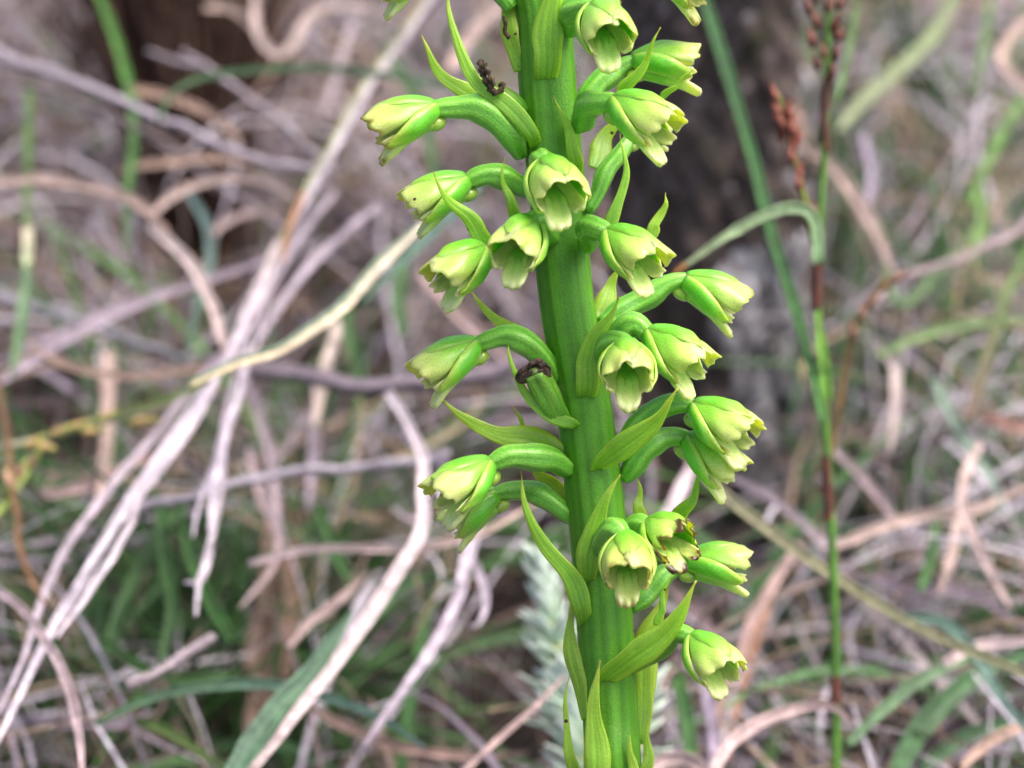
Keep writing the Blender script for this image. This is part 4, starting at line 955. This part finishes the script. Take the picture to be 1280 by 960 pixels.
# --- litter: countless dead and green blades
rng = random.Random(21)
GAPS = [(690, 830, 85, 150), (230, 720, 85, 90), (265, 280, 70, 45), (50, 520, 60, 60), (225, 60, 60, 90), (900, 620, 60, 60), (470, 800, 45, 45), (820, 740, 60, 50), (330, 900, 60, 50), (890, 300, 110, 300), (420, 470, 60, 40), (440, 330, 40, 60)]
def scatter(name, count, kind):
    Vs = []; Fs = []; UV = []; Cs = []; n = 0
    tries = 0
    made = 0
    while made < count and tries < count * 6:
        tries += 1
        x0, y0 = rng.uniform(-230, 230), rng.uniform(-50, 600)
        tuft = 0
        if kind == 'green' and rng.random() < 0.3:
            tuft = rng.choice([1, 2, 2])
            x0, y0 = (rng.uniform(-85, -30), rng.uniform(80, 155)) if tuft == 1 else (rng.uniform(55, 125), rng.uniform(110, 320))
        az = rng.uniform(0, 2 * math.pi)
        if kind == 'dead':
            shade_layer = rng.random() < 0.55  # bottom layer: dark brown colour paints the shade seen in gaps between upper stalks
            z0 = rng.uniform(0, 16) if shade_layer else rng.uniform(16, 60)
            el = math.radians(rng.gauss(4, 9) if shade_layer else rng.gauss(12, 24)); L = rng.uniform(50, 170); w = rng.choice([0.6, 0.8, 1.0, 1.3, 1.7]) * rng.uniform(.8, 1.2); bend = rng.gauss(-0.9, 0.8); turn = rng.gauss(0, 0.9)
            k = rng.random()
            c = mix(hexc('#3c322e'), hexc('#7c695c'), rng.random() ** 1.4) if shade_layer else (mix(hexc('#ab9da2'), hexc('#8c7f86'), rng.random()) if k < 0.45 else mix(hexc('#6d5c5a'), hexc('#4d4042'), rng.random()) if k < 0.75 else
                 mix(hexc('#c2b3a8'), hexc('#d0c6c8'), rng.random()) if k < 0.9 else mix(hexc('#94714f'), hexc('#7a5a44'), rng.random()))
        elif kind == 'fine':
            z0 = 12 + 54 * rng.random()
            el = math.radians(rng.gauss(15, 35)); L = rng.uniform(10, 60) if rng.random() < 0.4 else rng.uniform(50, 150); w = rng.uniform(0.3, 0.9); bend = rng.gauss(-0.6, 1.2); turn = rng.gauss(0, 1.4)
            k = rng.random()
            c = mix(hexc('#b0a4a6'), hexc('#e2d9da'), rng.random()) if k < 0.45 else mix(hexc('#c9b08e'), hexc('#a88a68'), rng.random()) if k < 0.65 else mix(hexc('#5c4a42'), hexc('#a08876'), rng.random())
        else:
            if x0 < 20 and not tuft and rng.random() < 0.68: continue
            z0 = rng.uniform(0, 15)
            el = math.radians(rng.uniform(35, 85)); thin = rng.random() < 0.78; L = rng.uniform(50, 125); w = rng.uniform(0.5, 1.1) if thin else rng.uniform(1.5, 2.8); bend = rng.gauss(-1.3, 0.6); turn = rng.gauss(0, 0.5)
            c = mix(mix(hexc('#2f5f20'), hexc('#568a34'), rng.random() ** 1.5), hexc('#6f906c'), rng.random() * 0.5) * (0.75 if tuft == 1 else 1)
        m_ = 10 if kind != 'fine' else 8
        pts = np.zeros((m_, 3)); p = np.array([x0, y0, z0])
        for i in range(m_):
            pts[i] = p
            s = i / (m_ - 1)
            e = el + bend * s; a = az + turn * s
            p = p + np.array([math.cos(e) * math.cos(a), math.cos(e) * math.sin(a), math.sin(e)]) * L / m_
        pts[:, 2] = np.maximum(pts[:, 2], 0.5 - 3 * rng.random())
        if pts[:, 2].max() > (78 if kind != 'green' else 105): continue
        rel = pts - CENTRE
        d = rel @ FWD; vx = rel @ RGT / (DIST + d) * DIST; vy = rel @ UPC / (DIST + d) * DIST
        vis = (np.abs(vx) < 66) & (np.abs(vy) < 50)
        if (vis & (d < (85 if kind != 'green' else 95))).any(): continue
        hid = False
        for gx_, gy_, gw, gh in GAPS:
            e_ = ((vx * 10 + 640 - gx_) / gw) ** 2 + ((480 - vy * 10 - gy_) / gh) ** 2
            if (e_ < 1).any() and tuft != 1 and pts[:, 2].max() > 18 and rng.random() < 0.93: hid = True; break
        if hid: continue
        if ((pts[:, 0] - scx) ** 2 + (pts[:, 1] - scy) ** 2 < 15 ** 2).any() and kind != 'fine': continue
        t = tangents(pts)
        ref = np.array([rng.gauss(0, .5), rng.gauss(0, .5), 1.0])
        sd = np.cross(t, ref); sd /= np.maximum(np.linalg.norm(sd, axis=1, keepdims=True), 1e-6)
        nn = np.cross(sd, t)
        s = np.linspace(0, 1, m_)[:, None]
        h = w * 0.5 * np.minimum(1, np.minimum(0.6 + 2 * s, 0.12 + 2.2 * (1 - s)))
        A = pts - sd * h + nn * h * 0.25; B = pts + sd * h + nn * h * 0.25; D_ = pts - nn * h * 0.35
        V = np.stack([A, B, D_], 1).reshape(-1, 3)
        Vs.append(V); UV.append(np.stack([np.tile([0, 1, .5], m_), np.repeat(s[:, 0], 3)], 1)); Cs.append(np.tile(c * rng.uniform(.75, 1.15) * (np.array([0.95, 0.95, 1.06]) if kind != 'green' else 1), (3 * m_, 1)))
        for i in range(m_ - 1):
            o = n + 3 * i
            Fs += [(o, o + 1, o + 4, o + 3), (o + 1, o + 2, o + 5, o + 4), (o + 2, o, o + 3, o + 5)]
        n += 3 * m_; made += 1
    mb = MB(); mb.v = [np.vstack(Vs)]; mb.f = Fs; mb.uv = [np.vstack(UV)]; mb.col = [np.vstack(Cs)]
    return mb.build(name, M['blade'], origin=(0, 0, 0), smooth=False)
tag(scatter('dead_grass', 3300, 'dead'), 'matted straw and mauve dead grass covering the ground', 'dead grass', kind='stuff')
tag(scatter('plant_litter', 14000, 'fine'), 'fine grey stalks and crumbs littering the dead grass', 'litter', kind='stuff')
tag(scatter('grass', 1900, 'green'), 'short green grass growing up through the dead grass', 'grass', kind='stuff')
